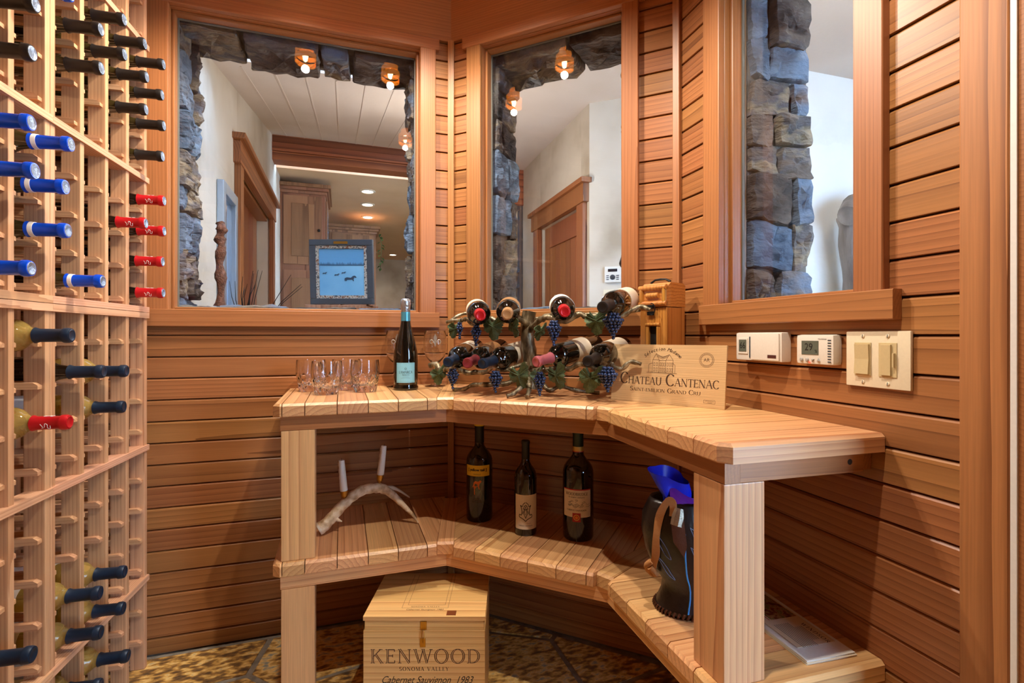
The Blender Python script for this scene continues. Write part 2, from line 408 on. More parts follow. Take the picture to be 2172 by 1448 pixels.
def text(name, s, size, parent, M, mat, sx=1.0, bend=None, space=1.0, shear=0.0, align='CENTER', bold=0.0, ext=0.0):
    """flat lettering in local xy, optionally wrapped on a cylinder of radius bend (axis local y, facing +z)"""
    cu = bpy.data.curves.new('txt', 'FONT'); cu.body = s; cu.size = size; cu.align_x = align; cu.align_y = 'CENTER'
    cu.space_character = space; cu.shear = shear; cu.resolution_u = 4; cu.extrude = ext; cu.fill_mode = 'FRONT' if ext == 0 else 'BOTH'
    t = bpy.data.objects.new('txt', cu); C.objects.link(t)
    bpy.context.view_layer.update()
    me = bpy.data.meshes.new_from_object(t.evaluated_get(bpy.context.evaluated_depsgraph_get()))
    bpy.data.objects.remove(t)
    if bold > 0:                                 # heavier strokes: copies of the glyphs nudged sideways
        bm = bmesh.new(); bm.from_mesh(me)
        for dx, dy in ((bold * 2, 0), (-bold * 2, 0), (0, bold), (0, -bold)):
            g = bmesh.ops.duplicate(bm, geom=[f for f in bm.faces][:len(me.polygons)] + [])
            bmesh.ops.translate(bm, verts=[q for q in g['geom'] if isinstance(q, bmesh.types.BMVert)], vec=(dx, dy, 0))
        bm.to_mesh(me); bm.free()
    if bend:
        bm = bmesh.new(); bm.from_mesh(me)
        bmesh.ops.subdivide_edges(bm, edges=[e for e in bm.edges if abs(e.verts[0].co.x - e.verts[1].co.x) > 0.004], cuts=1)
        bm.to_mesh(me); bm.free()
    for q in me.vertices:
        x = q.co.x * sx
        if bend:
            a = x / bend; q.co = V((bend * math.sin(a), q.co.y, bend * math.cos(a) + q.co.z))
        else: q.co.x = x
    me.materials.clear(); me.materials.append(mat); me.name = name
    return link(name, me, parent, M)
def noise3(x, y, z):
    from mathutils import noise
    return noise.noise(V((x, y, z)))
def smooth_path(pts, n=4):
    """Catmull-Rom resample"""
    P = [V(p) for p in pts]; out = []
    for i in range(len(P) - 1):
        p0 = P[max(0, i - 1)]; p1 = P[i]; p2 = P[i + 1]; p3 = P[min(len(P) - 1, i + 2)]
        for k in range(n):
            t = k / n
            out.append(0.5 * ((2 * p1) + (p2 - p0) * t + (2 * p0 - 5 * p1 + 4 * p2 - p3) * t * t + (3 * p1 - p0 - 3 * p2 + p3) * t ** 3))
    out.append(P[-1]); return out

# ---------------------------------------------------------------- serif capitals drawn as pen strokes (unit cap height)
def _arc(cx, cy, rx, ry, a0, a1, n=14):
    return [(cx + rx * math.cos(math.radians(a0 + (a1 - a0) * k / n)), cy + ry * math.sin(math.radians(a0 + (a1 - a0) * k / n))) for k in range(n + 1)]
# letter: (advance, [(points, weight)], [(serif x, y, half length)]) ; weight None = pen width follows direction
GL = {'A': (.92, [([(.08, 0), (.44, 1)], .06), ([(.44, 1), (.82, 0)], .16), ([(.22, .36), (.66, .36)], .06)], [(.08, 0, .12), (.82, 0, .14)]),
      'B': (.74, [([(.16, 0), (.16, 1)], .15), ([(.16, .97), (.4, .97)] + _arc(.4, .75, .2, .22, 90, -90) + [(.16, .53)], None), ([(.16, .53), (.42, .53)] + _arc(.42, .28, .24, .25, 90, -90) + [(.16, .03)], None)], [(.1, 0, .1), (.1, 1, .1)]),
      'C': (.86, [(_arc(.48, .5, .40, .5, 42, 318, 22), None)], []),
      'D': (.90, [([(.16, 0), (.16, 1)], .15), ([(.16, .97), (.36, .97)] + _arc(.36, .5, .44, .47, 90, -90, 18) + [(.16, .03)], None)], [(.1, 0, .1), (.1, 1, .1)]),
      'E': (.70, [([(.16, 0), (.16, 1)], .15), ([(.16, .97), (.62, .97)], .06), ([(.16, .52), (.5, .52)], .06), ([(.16, .03), (.64, .03)], .06), ([(.62, .97), (.62, .82)], .06), ([(.64, .03), (.64, .2)], .06), ([(.5, .42), (.5, .62)], .05)], [(.1, 0, .1), (.1, 1, .1)]),
      'G': (.92, [(_arc(.48, .5, .40, .5, 42, 330, 22), None), ([(.80, .02), (.80, .42)], .14)], [(.80, .42, .13)]),
      'H': (.96, [([(.16, 0), (.16, 1)], .15), ([(.78, 0), (.78, 1)], .15), ([(.16, .52), (.78, .52)], .06)], [(.16, 0, .15), (.16, 1, .15), (.78, 0, .15), (.78, 1, .15)]),
      'I': (.40, [([(.19, 0), (.19, 1)], .15)], [(.19, 0, .15), (.19, 1, .15)]),
      'K': (.88, [([(.16, 0), (.16, 1)], .15), ([(.70, 1), (.20, .46)], .06), ([(.36, .62), (.78, 0)], .15)], [(.16, 0, .15), (.16, 1, .15), (.70, 1, .13), (.78, 0, .13)]),
      'L': (.68, [([(.16, 0), (.16, 1)], .15), ([(.16, .03), (.62, .03)], .06), ([(.62, .03), (.62, .22)], .06)], [(.16, 0, .15), (.16, 1, .15)]),
      'M': (1.10, [([(.14, 0), (.16, 1)], .06), ([(.16, 1), (.52, .05)], .15), ([(.52, .05), (.90, 1)], .06), ([(.92, 1), (.92, 0)], .15)], [(.14, 0, .12), (.12, 1, .1), (.92, 0, .15), (.94, 1, .1)]),
      'N': (.96, [([(.14, 0), (.14, 1)], .06), ([(.14, 1), (.80, 0)], .15), ([(.80, 0), (.80, 1)], .06)], [(.14, 0, .12), (.12, 1, .1), (.80, 1, .12)]),
      'O': (.98, [(_arc(.49, .5, .41, .5, 0, 360, 32), None)], []),
      'P': (.70, [([(.16, 0), (.16, 1)], .15), ([(.16, .97), (.38, .97)] + _arc(.38, .73, .24, .24, 90, -90) + [(.16, .49)], None)], [(.16, 0, .15), (.1, 1, .1)]),
      'R': (.84, [([(.16, 0), (.16, 1)], .15), ([(.16, .97), (.38, .97)] + _arc(.38, .74, .23, .23, 90, -90) + [(.16, .51)], None), ([(.38, .5), (.78, 0)], .15)], [(.16, 0, .15), (.1, 1, .1), (.78, 0, .1)]),
      'S': (.66, [(_arc(.33, .74, .22, .25, 30, 270, 14) + _arc(.33, .26, .24, .25, 90, -150, 14), None)], []),
      'T': (.80, [([(.40, 0), (.40, 1)], .15), ([(.06, .97), (.74, .97)], .06), ([(.06, .97), (.06, .78)], .06), ([(.74, .97), (.74, .78)], .06)], [(.40, 0, .16)]),
      'U': (.94, [([(.16, 1), (.16, .36)] + _arc(.47, .36, .31, .35, 180, 360, 14) + [(.78, 1)], None)], [(.16, 1, .15), (.78, 1, .12)]),
      'V': (.90, [([(.08, 1), (.46, 0)], .15), ([(.46, 0), (.80, 1)], .06)], [(.08, 1, .14), (.80, 1, .12)]),
      'W': (1.26, [([(.08, 1), (.38, 0)], .15), ([(.38, 0), (.64, 1)], .06), ([(.64, 1), (.90, 0)], .15), ([(.90, 0), (1.18, 1)], .06)], [(.08, 1, .14), (.64, 1, .12), (1.18, 1, .12)]),
      'Y': (.86, [([(.06, 1), (.42, .48)], .15), ([(.42, .48), (.76, 1)], .06), ([(.42, .48), (.42, 0)], .15)], [(.06, 1, .13), (.76, 1, .12), (.42, 0, .15)]),
      '-': (.44, [([(.06, .36), (.36, .36)], .09)], []), ' ': (.42, [], [])}
def serif(name, s, size, parent, M, mat, sx=1.0, track=0.0, align='CENTER', bend=None, inline=None, heavy=1.0):
    """serif capitals, size = cap height; centred on local y=0 unless align LEFT; inline = material of a light centre line"""
    quads = []; inl = []; x = 0.0
    for ch in s:
        adv, strokes, ser = GL[ch]
        for pts, wt in strokes:
            for k in range(len(pts) - 1):
                (ax, ay), (bx_, by) = pts[k], pts[k + 1]
                L = math.hypot(bx_ - ax, by - ay)
                if L < 1e-6: continue
                w = wt if wt else (.05 + .12 * (abs(by - ay) / L) ** 1.4)
                w *= heavy
                nx, ny = -(by - ay) / L * w / 2, (bx_ - ax) / L * w / 2
                ex, ey = ((bx_ - ax) / L * w * .08, (by - ay) / L * w * .08) if len(pts) > 2 else (0, 0)
                quads.append([(x + ax - nx - ex, ay - ny - ey), (x + bx_ - nx + ex, by - ny + ey), (x + bx_ + nx + ex, by + ny + ey), (x + ax + nx - ex, ay + ny - ey)])
                if inline and w > .10:
                    f = .26; inl.append([(x + ax - nx * f, ay - ny * f), (x + bx_ - nx * f, by - ny * f), (x + bx_ + nx * f, by + ny * f), (x + ax + nx * f, ay + ny * f)])
        for sx_, sy_, hl_ in ser:
            t_ = .045; y0 = min(max(sy_, t_ / 2), 1 - t_ / 2)
            quads.append([(x + sx_ - hl_, y0 - t_ / 2), (x + sx_ + hl_, y0 - t_ / 2), (x + sx_ + hl_, y0 + t_ / 2), (x + sx_ - hl_, y0 + t_ / 2)])
        x += adv + track
    wid = (x - track)
    off = -wid / 2 if align == 'CENTER' else 0
    def build(qs, z):
        mb = MB()
        for q in qs:
            a = sum(q[i][0] * q[(i + 1) % 4][1] - q[(i + 1) % 4][0] * q[i][1] for i in range(4))
            if a < 0: q = q[::-1]
            v = []
            for px_, py_ in q:
                X = (px_ + off) * size * sx; Y = (py_ - .5) * size
                v.append((bend * math.sin(X / bend), Y, bend * math.cos(X / bend) + z) if bend else (X, Y, z))
            mb.add(v, [(0, 1, 2, 3)])
        return mb
    o = obj(name, build(quads, 0), mat, parent, M)
    if inline: obj('inline_stroke', build(inl, .0002), inline, o)['kind'] = 'stuff'
    return o, wid * size * sx

# ================================================================ SETTING
PITCH = 0.0753
Z0 = 1.040 - 13 * PITCH - PITCH               # top of the lowest (cut) board is one pitch above
CEIL = 2.86
OPEN = {'L': (0.130, 1.005), 'M': (0.145, 0.7116), 'R': (0.223, 0.652)}
ZS, ZH = 1.205, 2.272                          # window opening bottom and top
ULEN = {'L': 1.53, 'M': 0.8999, 'R': 0.930}
WNAME = {'L': 'wall_back', 'M': 'wall_corner', 'R': 'wall_right'}
WALL = {}
for w in 'LMR':
    st = struct(WNAME[w], T(wp(w, 0, 0, 0))); WALL[w] = st
    a, b = OPEN[w]; U = ULEN[w]
    # backing around the opening
    for k, (u0, u1, z0, z1) in enumerate(((0, U, 0, ZS), (0, U, ZH, CEIL), (0, a, ZS, ZH), (b, U, ZS, ZH))):
        wallbox('backing', st, w, u0, u1, -0.06, -0.0165, z0, z1, dark_gap)
    k = 0
    while True:
        z0 = Z0 + k * PITCH; z1 = z0 + PITCH - 0.0036; k += 1
        if z0 > 2.31: break
        if z1 < 0.02: continue
        z0 = max(z0, 0.004); z1 = min(z1, 2.316)
        zc = (z0 + z1) / 2
        spans = [(0.004, U)] if not (ZS - 0.02 < zc < ZH + 0.01) else [(0.004, a - 0.01), (b + 0.01, U)]
        for u0, u1 in spans:
            hplank('board', st, w, u0, u1, z0, z1, -0.0165, 0.0165, cedar, (0.0010, 0.0050))
    # frieze above the window
    hplank('frieze_board', st, w, 0.002, U, 2.318, 2.56, -0.0165, 0.030, cedar_trim, 0.001)
    hplank('frieze_board', st, w, 0.002, U, 2.562, CEIL, -0.0165, 0.030, cedar_trim, 0.001)
# wall behind the rack, and the wall behind the camera
st = struct('wall_left', T((-1.12, 2.0, 0)))
for k in range(37):
    z = 0.005 + k * PITCH
    plank('board', st, (-1.10, -1.6, z), (0, 1, 0), UP, 3.66, PITCH - 0.0045, 0.016, cedar, (0.0010, 0.0050))
obj('backing', MB().box((-1.16, -1.62, 0), (-1.102, 2.08, CEIL)), dark_gap, st, wM=Matrix.Identity(4))
st = struct('wall_rear', T((0, -1.6, 0)))
for k in range(37):
    z = 0.005 + k * PITCH
    plank('board', st, (1.15, -1.6, z), (-1, 0, 0), UP, 2.25, PITCH - 0.0045, 0.016, cedar, (0.0010, 0.0050))
obj('backing', MB().box((-1.16, -1.66, 0), (1.2, -1.602, CEIL)), dark_gap, st, wM=Matrix.Identity(4))
# ceiling over the cellar
o = obj('ceiling', MB().prism([(-1.17, -1.66), (1.26, -1.66), (1.26, 1.5), (0.5, 2.26), (-1.17, 2.26)], CEIL, CEIL + 0.12), cedar_trim); o['kind'] = 'structure'
# right wall beyond the door opening (header and return behind the camera)
st = struct('wall_right_return', T(wp('R', 1.85, 0, 0)))
wallbox('panel', st, 'R', 1.70, 3.10, -0.06, 0.0, 0, CEIL, cedar_trim)
wallbox('header', st, 'R', 0.93, 1.70, -0.06, 0.0, 2.25, CEIL, cedar_trim)
# corner trims
for i, (w, u) in enumerate((('M', 0.0), ('R', 0.0))):
    o, d, n = FR[w]
    p = wp(w, 0, 0, 0); nb = (FR['L'][2] + FR['M'][2]).normalized() if i == 0 else (FR['M'][2] + FR['R'][2]).normalized()
    t = nb.cross(UP)
    tr = obj('trim_%d' % (i + 1), MB().cbox((0, -0.0125, -0.004), (2.32, 0.0125, 0.020), 0.002), cedar_trim, None, basis(p + UP * 0.003, UP, t, UP.cross(t)))
    if (UP.cross(t)).dot(nb) < 0: tr.matrix_local = basis(p + UP * 0.003, UP, -t, UP.cross(-t))
    tr['kind'] = 'structure'
# door casing at the end of the right wall
st = struct('door_1', T(wp('R', 0.86, 0, 0)))
vplank('casing', st, 'R', 0.852, 0.925, 0.0, 2.31, 0.0, 0.020, post_wood, 0.003)
wp_ = plain('white_jamb_paint', (232, 228, 224), 0.4)
wallbox('weather_strip', st, 'R', 0.9252, 0.934, -0.16, 0.019, 0.0, 2.26, wp_, 0.001)
wallbox('jamb', st, 'R', 0.934, 0.944, -0.16, 0.015, 0.0, 2.26, cedar_trim, 0.001)
wallbox('door_stop', st, 'R', 0.944, 0.965, -0.16, 0.013, 0.0, 2.26, wp_, 0.001)

# ---------------------------------------------------------------- windows
CAS = {'L': ((0.069, 0.131), (1.003, 1.066), (0.055, 1.12), (0.055, 1.12)),
       'M': ((0.081, 0.146), (0.7106, 0.768), (0.064, 0.788), (0.052, 0.790)),
       'R': ((0.152, 0.224), (0.651, 0.716), (0.140, 0.740), (0.140, 0.7405))}
for i, w in enumerate('LMR'):
    a, b = OPEN[w]
    st = struct('window_%d' % (i + 1), T(wp(w, (a + b) / 2, 0, ZS)))
    (c0, c1), (c2, c3), (h0, h1), (s0, s1) = CAS[w]
    vplank('side_casing', st, w, c0, c1, 1.2052, 2.2718, 0.0005, 0.019, cedar_trim, 0.002)
    vplank('side_casing', st, w, c2, c3, 1.2052, 2.2718, 0.0005, 0.019, cedar_trim, 0.002)
    hplank('head_casing', st, w, h0, h1, 2.272, 2.3175, 0.0005, 0.022, cedar_trim, 0.002)
    hplank('sill_casing', st, w, s0, s1, 1.145, 1.205, 0.0005, 0.024, cedar_trim, 0.002)
    # jambs lining the opening, then a stop bead
    def jamb(nm, u0, u1, z0, z1, v0, v1, mat):
        return wallbox(nm, st, w, u0, u1, v0, v1, z0, z1, mat)
    vplank('jamb', st, w, a - 0.018, a + 0.002, ZS - 0.02, ZH + 0.018, -0.078, 0.077, cedar_trim, 0.001)
    vplank('jamb', st, w, b - 0.002, b + 0.018, ZS - 0.02, ZH + 0.018, -0.078, 0.077, cedar_trim, 0.001)
    hplank('jamb', st, w, a + 0.002, b - 0.002, ZH - 0.002, ZH + 0.018, -0.078, 0.077, cedar_trim, 0.001)
    hplank('jamb', st, w, a + 0.002, b - 0.002, ZS - 0.02, ZS + 0.002, -0.078, 0.077, cedar_trim, 0.001)
    vplank('stop_bead', st, w, a + 0.0022, a + 0.012, ZS + 0.0022, ZH - 0.0022, -0.052, 0.032, cedar_trim, 0.002)
    vplank('stop_bead', st, w, b - 0.012, b - 0.0022, ZS + 0.0022, ZH - 0.0022, -0.052, 0.032, cedar_trim, 0.002)
    hplank('stop_bead', st, w, a + 0.0122, b - 0.0122, ZH - 0.012, ZH - 0.0022, -0.052, 0.032, cedar_trim, 0.002)
    hplank('stop_bead', st, w, a + 0.0122, b - 0.0122, ZS + 0.0022, ZS + 0.010, -0.052, 0.032, cedar_trim, 0.002)
    for (u0, u1, z0, z1) in ((a + .0022, a + .016, ZS + .003, ZH - .003), (b - .016, b - .0022, ZS + .003, ZH - .003), (a + .016, b - .016, ZS + .003, ZS + .013), (a + .016, b - .016, ZH - .016, ZH - .003)):
        jamb('gasket', u0, u1, z0, z1, -0.060, -0.0525, gasket)
    g = wallbox('glass_pane', st, w, a + 0.004, b - 0.004, -0.0665, -0.0605, ZS + 0.004, ZH - 0.004, pane)

# ---------------------------------------------------------------- stone reveals beyond the glass
def stone_mesh(poly, h, seed, n=22):
    """rough stone block: outline polygon (2-D, local xy) standing h proud in +z"""
    rnd = random.Random(seed)
    per = []
    m = len(poly)
    L = [math.dist(poly[i], poly[(i + 1) % m]) for i in range(m)]
    tot = sum(L)
    for k in range(n):
        s = tot * k / n; i = 0
        while s > L[i] and i < m - 1: s -= L[i]; i += 1
        t = s / max(L[i], 1e-6); p, q = poly[i], poly[(i + 1) % m]
        per.append(V((p[0] + (q[0] - p[0]) * t, p[1] + (q[1] - p[1]) * t)))
    c = sum(per, V((0, 0))) / n
    per = [c + (p - c) * (1 + (rnd.random() - .5) * 0.09) for p in per]
    tx, ty = (rnd.random() - .5) * .7, (rnd.random() - .5) * .7          # split face leans one way
    ext = max((p - c).length for p in per)
    mb = MB(); vs = []; fs = []
    def ring(s, z, jz):
        base = len(vs)
        for p in per:
            q = c + (p - c) * s
            vs.append((q[0], q[1], z + noise3(q[0] * 34 + seed, q[1] * 34, seed * .7) * jz + (h * .6 * (tx * (q[0] - c[0]) + ty * (q[1] - c[1])) / ext if z > 0 else 0)))
        return base
    R = [ring(1.0, 0, 0), ring(1.0, h * 0.80, h * 0.25), ring(0.955, h * 0.97, h * 0.35), ring(0.66, h, h * 0.6), ring(0.34, h * 1.02, h * 0.7)]
    vs.append((c[0], c[1], h * (1 + noise3(seed, 1, 2) * .4)))
    for a, b in zip(R, R[1:]):
        for k in range(n): fs.append((a + k, a + (k + 1) % n, b + (k + 1) % n, b + k))
    for k in range(n): fs.append((R[-1] + k, R[-1] + (k + 1) % n, len(vs) - 1))
    fs.append(tuple(R[0] + k for k in range(n))[::-1])
    return mb.add(vs, fs)
SEED = [1]
def stone_patch(st, p, ax, ay, W, Hh, rows, cols, h, gap=0.004, jit=0.020):
    """courses of stones covering a W x Hh patch; ax along W, ay along Hh, outward = ax x ay"""
    B = basis(p, ax, ay)
    mb = MB().box((0, 0, -0.05), (W, Hh, 0.004))
    obj('mortar', mb, mortar, st, None, B)
    rnd = random.Random(SEED[0] * 17 + 3)
    ys = [0.0]
    while ys[-1] < Hh - rows * 0.6: ys.append(ys[-1] + rows * (0.65 + rnd.random() * 0.8))
    ys[-1] = Hh
    for r in range(len(ys) - 1):
        y0, y1 = ys[r], ys[r + 1]
        xs = [0.0]
        if cols < W * 0.9:
            while xs[-1] < W - cols * 0.55: xs.append(xs[-1] + cols * (0.6 + rnd.random() * 0.9))
            xs[-1] = W
        else: xs = [0.0, W]
        for k in range(len(xs) - 1):
            x0, x1 = xs[k], xs[k + 1]
            j = lambda: (rnd.random() - .5) * 2 * jit
            g = gap / 2
            poly = [(x0 + g + max(0, j()) , y0 + g + j() * .7), (x1 - g - max(0, j()), y0 + g + j() * .7), (x1 - g - max(0, j()), y1 - g + j() * .7), (x0 + g + max(0, j()), y1 - g + j() * .7)]
            if x1 - x0 < 0.02 or y1 - y0 < 0.02: continue
            cx = (x0 + x1) / 2; cy = (y0 + y1) / 2
            SEED[0] += 1
            pl = [(q[0] - cx, q[1] - cy) for q in poly]
            obj('stone', stone_mesh(pl, h * (0.7 + rnd.random() * 0.6), SEED[0]), daylit_stone if rnd.random() < .22 else stone, st, None, B @ T((cx, cy, 0)), smooth=28)
VA, VB = -0.085, -0.315
for w in 'LMR':
    o, d, n = FR[w]; a, b = OPEN[w]
    st = struct('wall_stone_%d' % ('LMR'.index(w) + 1), T(wp(w, a, VB, ZS)))
    D = VA - VB
    # low-u side faces +u, high-u side faces -u, top faces down, bottom faces up
    if w == 'L':     # axes chosen so that ax x ay points into the opening
        stone_patch(st, wp(w, a - 0.016, VB, ZS - .03), n, UP, D, ZH - ZS + .06, 0.12, 0.115, 0.032)
        stone_patch(st, wp(w, b + 0.014, VA, ZS - .03), -n, UP, D, ZH - ZS + .06, 0.115, 0.115, 0.04)
        stone_patch(st, wp(w, a - .03, VA, ZH + .012), d, -n, b - a + .06, D, 0.2, 0.2, 0.045)
        stone_patch(st, wp(w, b + .03, VA, ZS - .004), -d, -n, b - a + .06, D, 0.25, 0.2, 0.022)
    else:
        stone_patch(st, wp(w, a - 0.016, VA, ZS - .03), -n, UP, D, ZH - ZS + .06, 0.12, 0.115, 0.034)
        stone_patch(st, wp(w, b + 0.016, VB, ZS - .03), n, UP, D, ZH - ZS + .06, 0.13, 0.115, 0.034)
        stone_patch(st, wp(w, b + .03, VA, ZH + .012), -d, -n, b - a + .06, D, 0.2, 0.2, 0.05)
        stone_patch(st, wp(w, a - .03, VA, ZS - .004), d, -n, b - a + .06, D, 0.25, 0.2, 0.022)

# ---------------------------------------------------------------- floor of slate flags
fl = struct('floor')
obj('grout_bed', MB().box((-1.2, -1.7, -0.06), (2.2, 2.4, -0.004)), grout, fl)
rnd = random.Random(11)
seeds = []
for i in range(-3, 6):
    for j in range(-4, 6):
        seeds.append((i * 0.42 + 0.1 + (j % 2) * 0.2 + (rnd.random() - .5) * 0.22, j * 0.40 + (rnd.random() - .5) * 0.2))
for i, s in enumerate(seeds):
    poly = [(s[0] - .6, s[1] - .6), (s[0] + .6, s[1] - .6), (s[0] + .6, s[1] + .6), (s[0] - .6, s[1] + .6)]
    for k, q in enumerate(seeds):
        if k == i or math.dist(s, q) > 1.3: continue
        dx, dy = q[0] - s[0], q[1] - s[1]; L = math.hypot(dx, dy)
        poly = clip(poly, dx / L, dy / L, (dx * (s[0] + q[0]) + dy * (s[1] + q[1])) / 2 / L - 0.008)
        if len(poly) < 3: break
    for a_, b_, c_ in ((1, 0, 1.25), (-1, 0, 1.09), (0, 1, 2.05), (0, -1, 1.58), (.7071, .7071, 1.755)):
        if len(poly) >= 3: poly = clip(poly, a_, b_, c_)
    if len(poly) < 3: continue
    cx = sum(p[0] for p in poly) / len(poly); cy = sum(p[1] for p in poly) / len(poly)
    loc = [(p[0] - cx, p[1] - cy) for p in poly]
    if max(abs(p[0]) + abs(p[1]) for p in loc) < 0.06: continue
    z = rnd.random() * 0.003 - .002
    obj('slate_flag', MB().prism(loc, -0.02, z, [(p[0] * .985, p[1] * .985) for p in loc]), slate, fl, T((cx, cy, 0)))

# ================================================================ OUTER ROOMS seen through the windows
XW = -0.60                                      # plaster wall beyond the left of the first window
st = struct('wall_hall_left')
obj('plaster_panel', MB().box((XW - 0.15, 2.30, 0), (XW, 3.40, 3.6)), plaster, st)
obj('plaster_panel', MB().box((XW - .15, 3.40, 2.14), (XW, 4.84, 3.6)), plaster, st)
obj('plaster_panel', MB().box((XW - .15, 4.84, 0), (XW, 5.6, 3.6)), plaster, st)
# sloping ceiling of the hall
def zc(y): return 2.469 + 0.214 * (y - 2.89)
mb = MB()
def slab(x0, x1, y0, y1, dz=0.0, h=.1):
    mb.add([(x0, y0, zc(y0) + dz), (x1, y0, zc(y0) + dz), (x1, y1, zc(y1) + dz), (x0, y1, zc(y1) + dz), (x0, y0, zc(y0) + dz + h), (x1, y0, zc(y0) + dz + h), (x1, y1, zc(y1) + dz + h), (x0, y1, zc(y1) + dz + h)],
           [(0, 1, 2, 3)[::-1], (4, 5, 6, 7), (0, 1, 5, 4), (1, 2, 6, 5), (2, 3, 7, 6), (3, 0, 4, 7)])
SX0, SX1, SY0, SY1 = -.50, .70, 2.42, 2.72            # added skylight, out of sight, putting blue daylight on the stone reveal
slab(XW - .15, .76, 2.14, SY0); slab(XW - .15, SX0, SY0, SY1); slab(SX1, .76, SY0, SY1); slab(XW - .15, .76, SY1, 5.16)
o = obj('ceiling_hall', mb, ceil_m); o['kind'] = 'structure'
mb = MB(); slab(SX0 - .02, SX1 + .02, SY0 - .02, SY1 + .02, .14, .006)
st7 = struct('window_7', T((.27, 2.62, zc(2.62) + .1)))
obj('glass_pane', mb, pane, st7, wM=Matrix.Identity(4))
for a, b in (((SX0 - .05, SY0 - .05), (SX1 + .05, SY0)), ((SX0 - .05, SY1), (SX1 + .05, SY1 + .05)), ((SX0 - .05, SY0), (SX0, SY1)), ((SX1, SY0), (SX1 + .05, SY1))):
    mb = MB(); slab(a[0], b[0], a[1], b[1], .101, .06); obj('kerb', mb, whitep, st7, wM=Matrix.Identity(4))
for k in range(9):                              # fine plank lines across the sloping ceiling
    x = XW + 0.12 + k * 0.15
    b = obj('batten', MB().add([(x - .004, 2.82, zc(2.82) - .003), (x + .004, 2.82, zc(2.82) - .003), (x + .004, 5.15, zc(5.15) - .003), (x - .004, 5.15, zc(5.15) - .003),
                                (x - .004, 2.82, zc(2.82) + .003), (x + .004, 2.82, zc(2.82) + .003), (x + .004, 5.15, zc(5.15) + .003), (x - .004, 5.15, zc(5.15) + .003)],
                               [(0, 3, 2, 1)[::-1], (4, 5, 6, 7), (0, 1, 5, 4), (1, 2, 6, 5), (2, 3, 7, 6), (3, 0, 4, 7)]), ceil_m, o)
# beam: stacked timbers
bm_ = thing('ceiling_beam', 'wide reddish laminated timber beam spanning the hall before the kitchen', 'beam', T((XW, 5.16, 2.70)))
for k in range(4):
    plank('timber', bm_, (XW, 5.16 - 0.012 * (k % 2), 2.70 + k * 0.078), (1, 0, 0), UP, 3.2, 0.0765, 0.16, beam_wood, 0.004)
o = obj('ceiling_kitchen', MB().box((-3, 5.30, 2.72), (5, 11.2, 2.80)), kitch_ceil); o['kind'] = 'structure'
o = obj('wall_kitchen_far', MB().box((-3, 11.0, 0), (5, 11.2, 2.72)), plaster); o['kind'] = 'structure'
o = obj('added_wall_kitchen', MB().box((3.0, 5.2, 0), (3.2, 11.0, 2.72)), plaster); o['kind'] = 'structure'  # wall added to close off open sky and darken the kitchen
o = obj('wall_kitchen_left', MB().box((-0.95, 5.60, 0), (-0.75, 11.0, 2.72)), plaster); o['kind'] = 'structure'
o = obj('floor_hall', MB().prism([(-3, 2.4), (0.55, 2.4), (1.4, 1.62), (1.4, -6), (8, -6), (8, 11.2), (-3, 11.2)], -0.06, 0.0), slate); o['kind'] = 'structure'
for i, (x, y) in enumerate(((0.265, 5.86), (0.29, 6.45), (0.325, 7.14), (0.42, 8.5), (0.55, 11 - 0.9), (0.95, 10.3))):
    t = thing('downlight', 'round recessed kitchen ceiling light, %s from the timber beam' % ('nearest', 'second', 'third', 'fourth', 'fifth', 'sixth')[i], 'light', T((x, y, 2.72)), 'recessed lights in the kitchen ceiling')
    obj('trim_ring', MB().lathe([(0.085, 0.0), (0.085, -0.006), (0.062, -0.010), (0.058, 0.0)], 24), plain('white_ring', (240, 232, 218), 0.4), t, smooth=40)
    obj('lens', MB().lathe([(0.057, -0.004), (0.03, -0.006), (0, -0.007)], 24), downlight, t, smooth=40)
    ld = bpy.data.lights.new('downlight_beam', 'SPOT'); ld.energy = 13; ld.color = (1, .84, .62); ld.spot_size = 2.3; ld.spot_blend = 1; ld.shadow_soft_size = .05
    l = bpy.data.objects.new('downlight_beam', ld); C.objects.link(l); l.parent = t; l.location = (0, 0, -0.03)
# door in the hall's left wall, standing open
st = struct('door_2', T((XW, 3.40, 0)))
def ybox(nm, a, b, mat, ch=0.004):
    mb = MB().cbox(a, b, ch) if ch else MB().box(a, b)
    return obj(nm, mb, mat, st, wM=Matrix.Identity(4))
def vstick(nm, x0, x1, y0, y1, z0, z1, mat):
    return plank(nm, st, (x0, y0, z0), UP, (0, 1, 0) , z1 - z0, y1 - y0, 0.02, mat, .002)
obj('side_casing', MB().cbox((0, 0, 0), (2.12, 0.10, 0.035), .004), door_wood, st, wM=basis((XW + .035, 3.32, 0), UP, (0, 1, 0)))
obj('side_casing', MB().cbox((0, 0, 0), (2.12, 0.10, 0.035), .004), door_wood, st, wM=basis((XW + .035, 4.82, 0), UP, (0, 1, 0)))
obj('head_casing', MB().cbox((0, 0, 0), (1.66, 0.13, 0.045), .004), door_wood, st, wM=basis((XW - .005, 3.29, 2.12), (0, 1, 0), UP))
obj('head_cap', MB().cbox((0, 0, 0), (1.72, 0.035, 0.075), .006), door_wood, st, wM=basis((XW - .005, 3.26, 2.25), (0, 1, 0), UP))
for k in range(7):
    plank('door_board', st, (XW - 0.10, 3.405 + k * 0.204, 0.02), UP, (0, 1, 0), 2.08, 0.20, 0.04, door_wood, .004)
obj('door_lining', MB().box((XW - .16, 3.36, 0), (XW - .148, 4.88, 2.2)).box((XW - .15, 3.40, 2.10), (XW - .02, 4.84, 2.139)), door_wood, st, wM=Matrix.Identity(4))
for z in (1.32, 1.98, 0.4):
    ybox('hinge', (XW - 0.105, 3.425, z), (XW - 0.085, 3.60, z + 0.10), iron, .003)
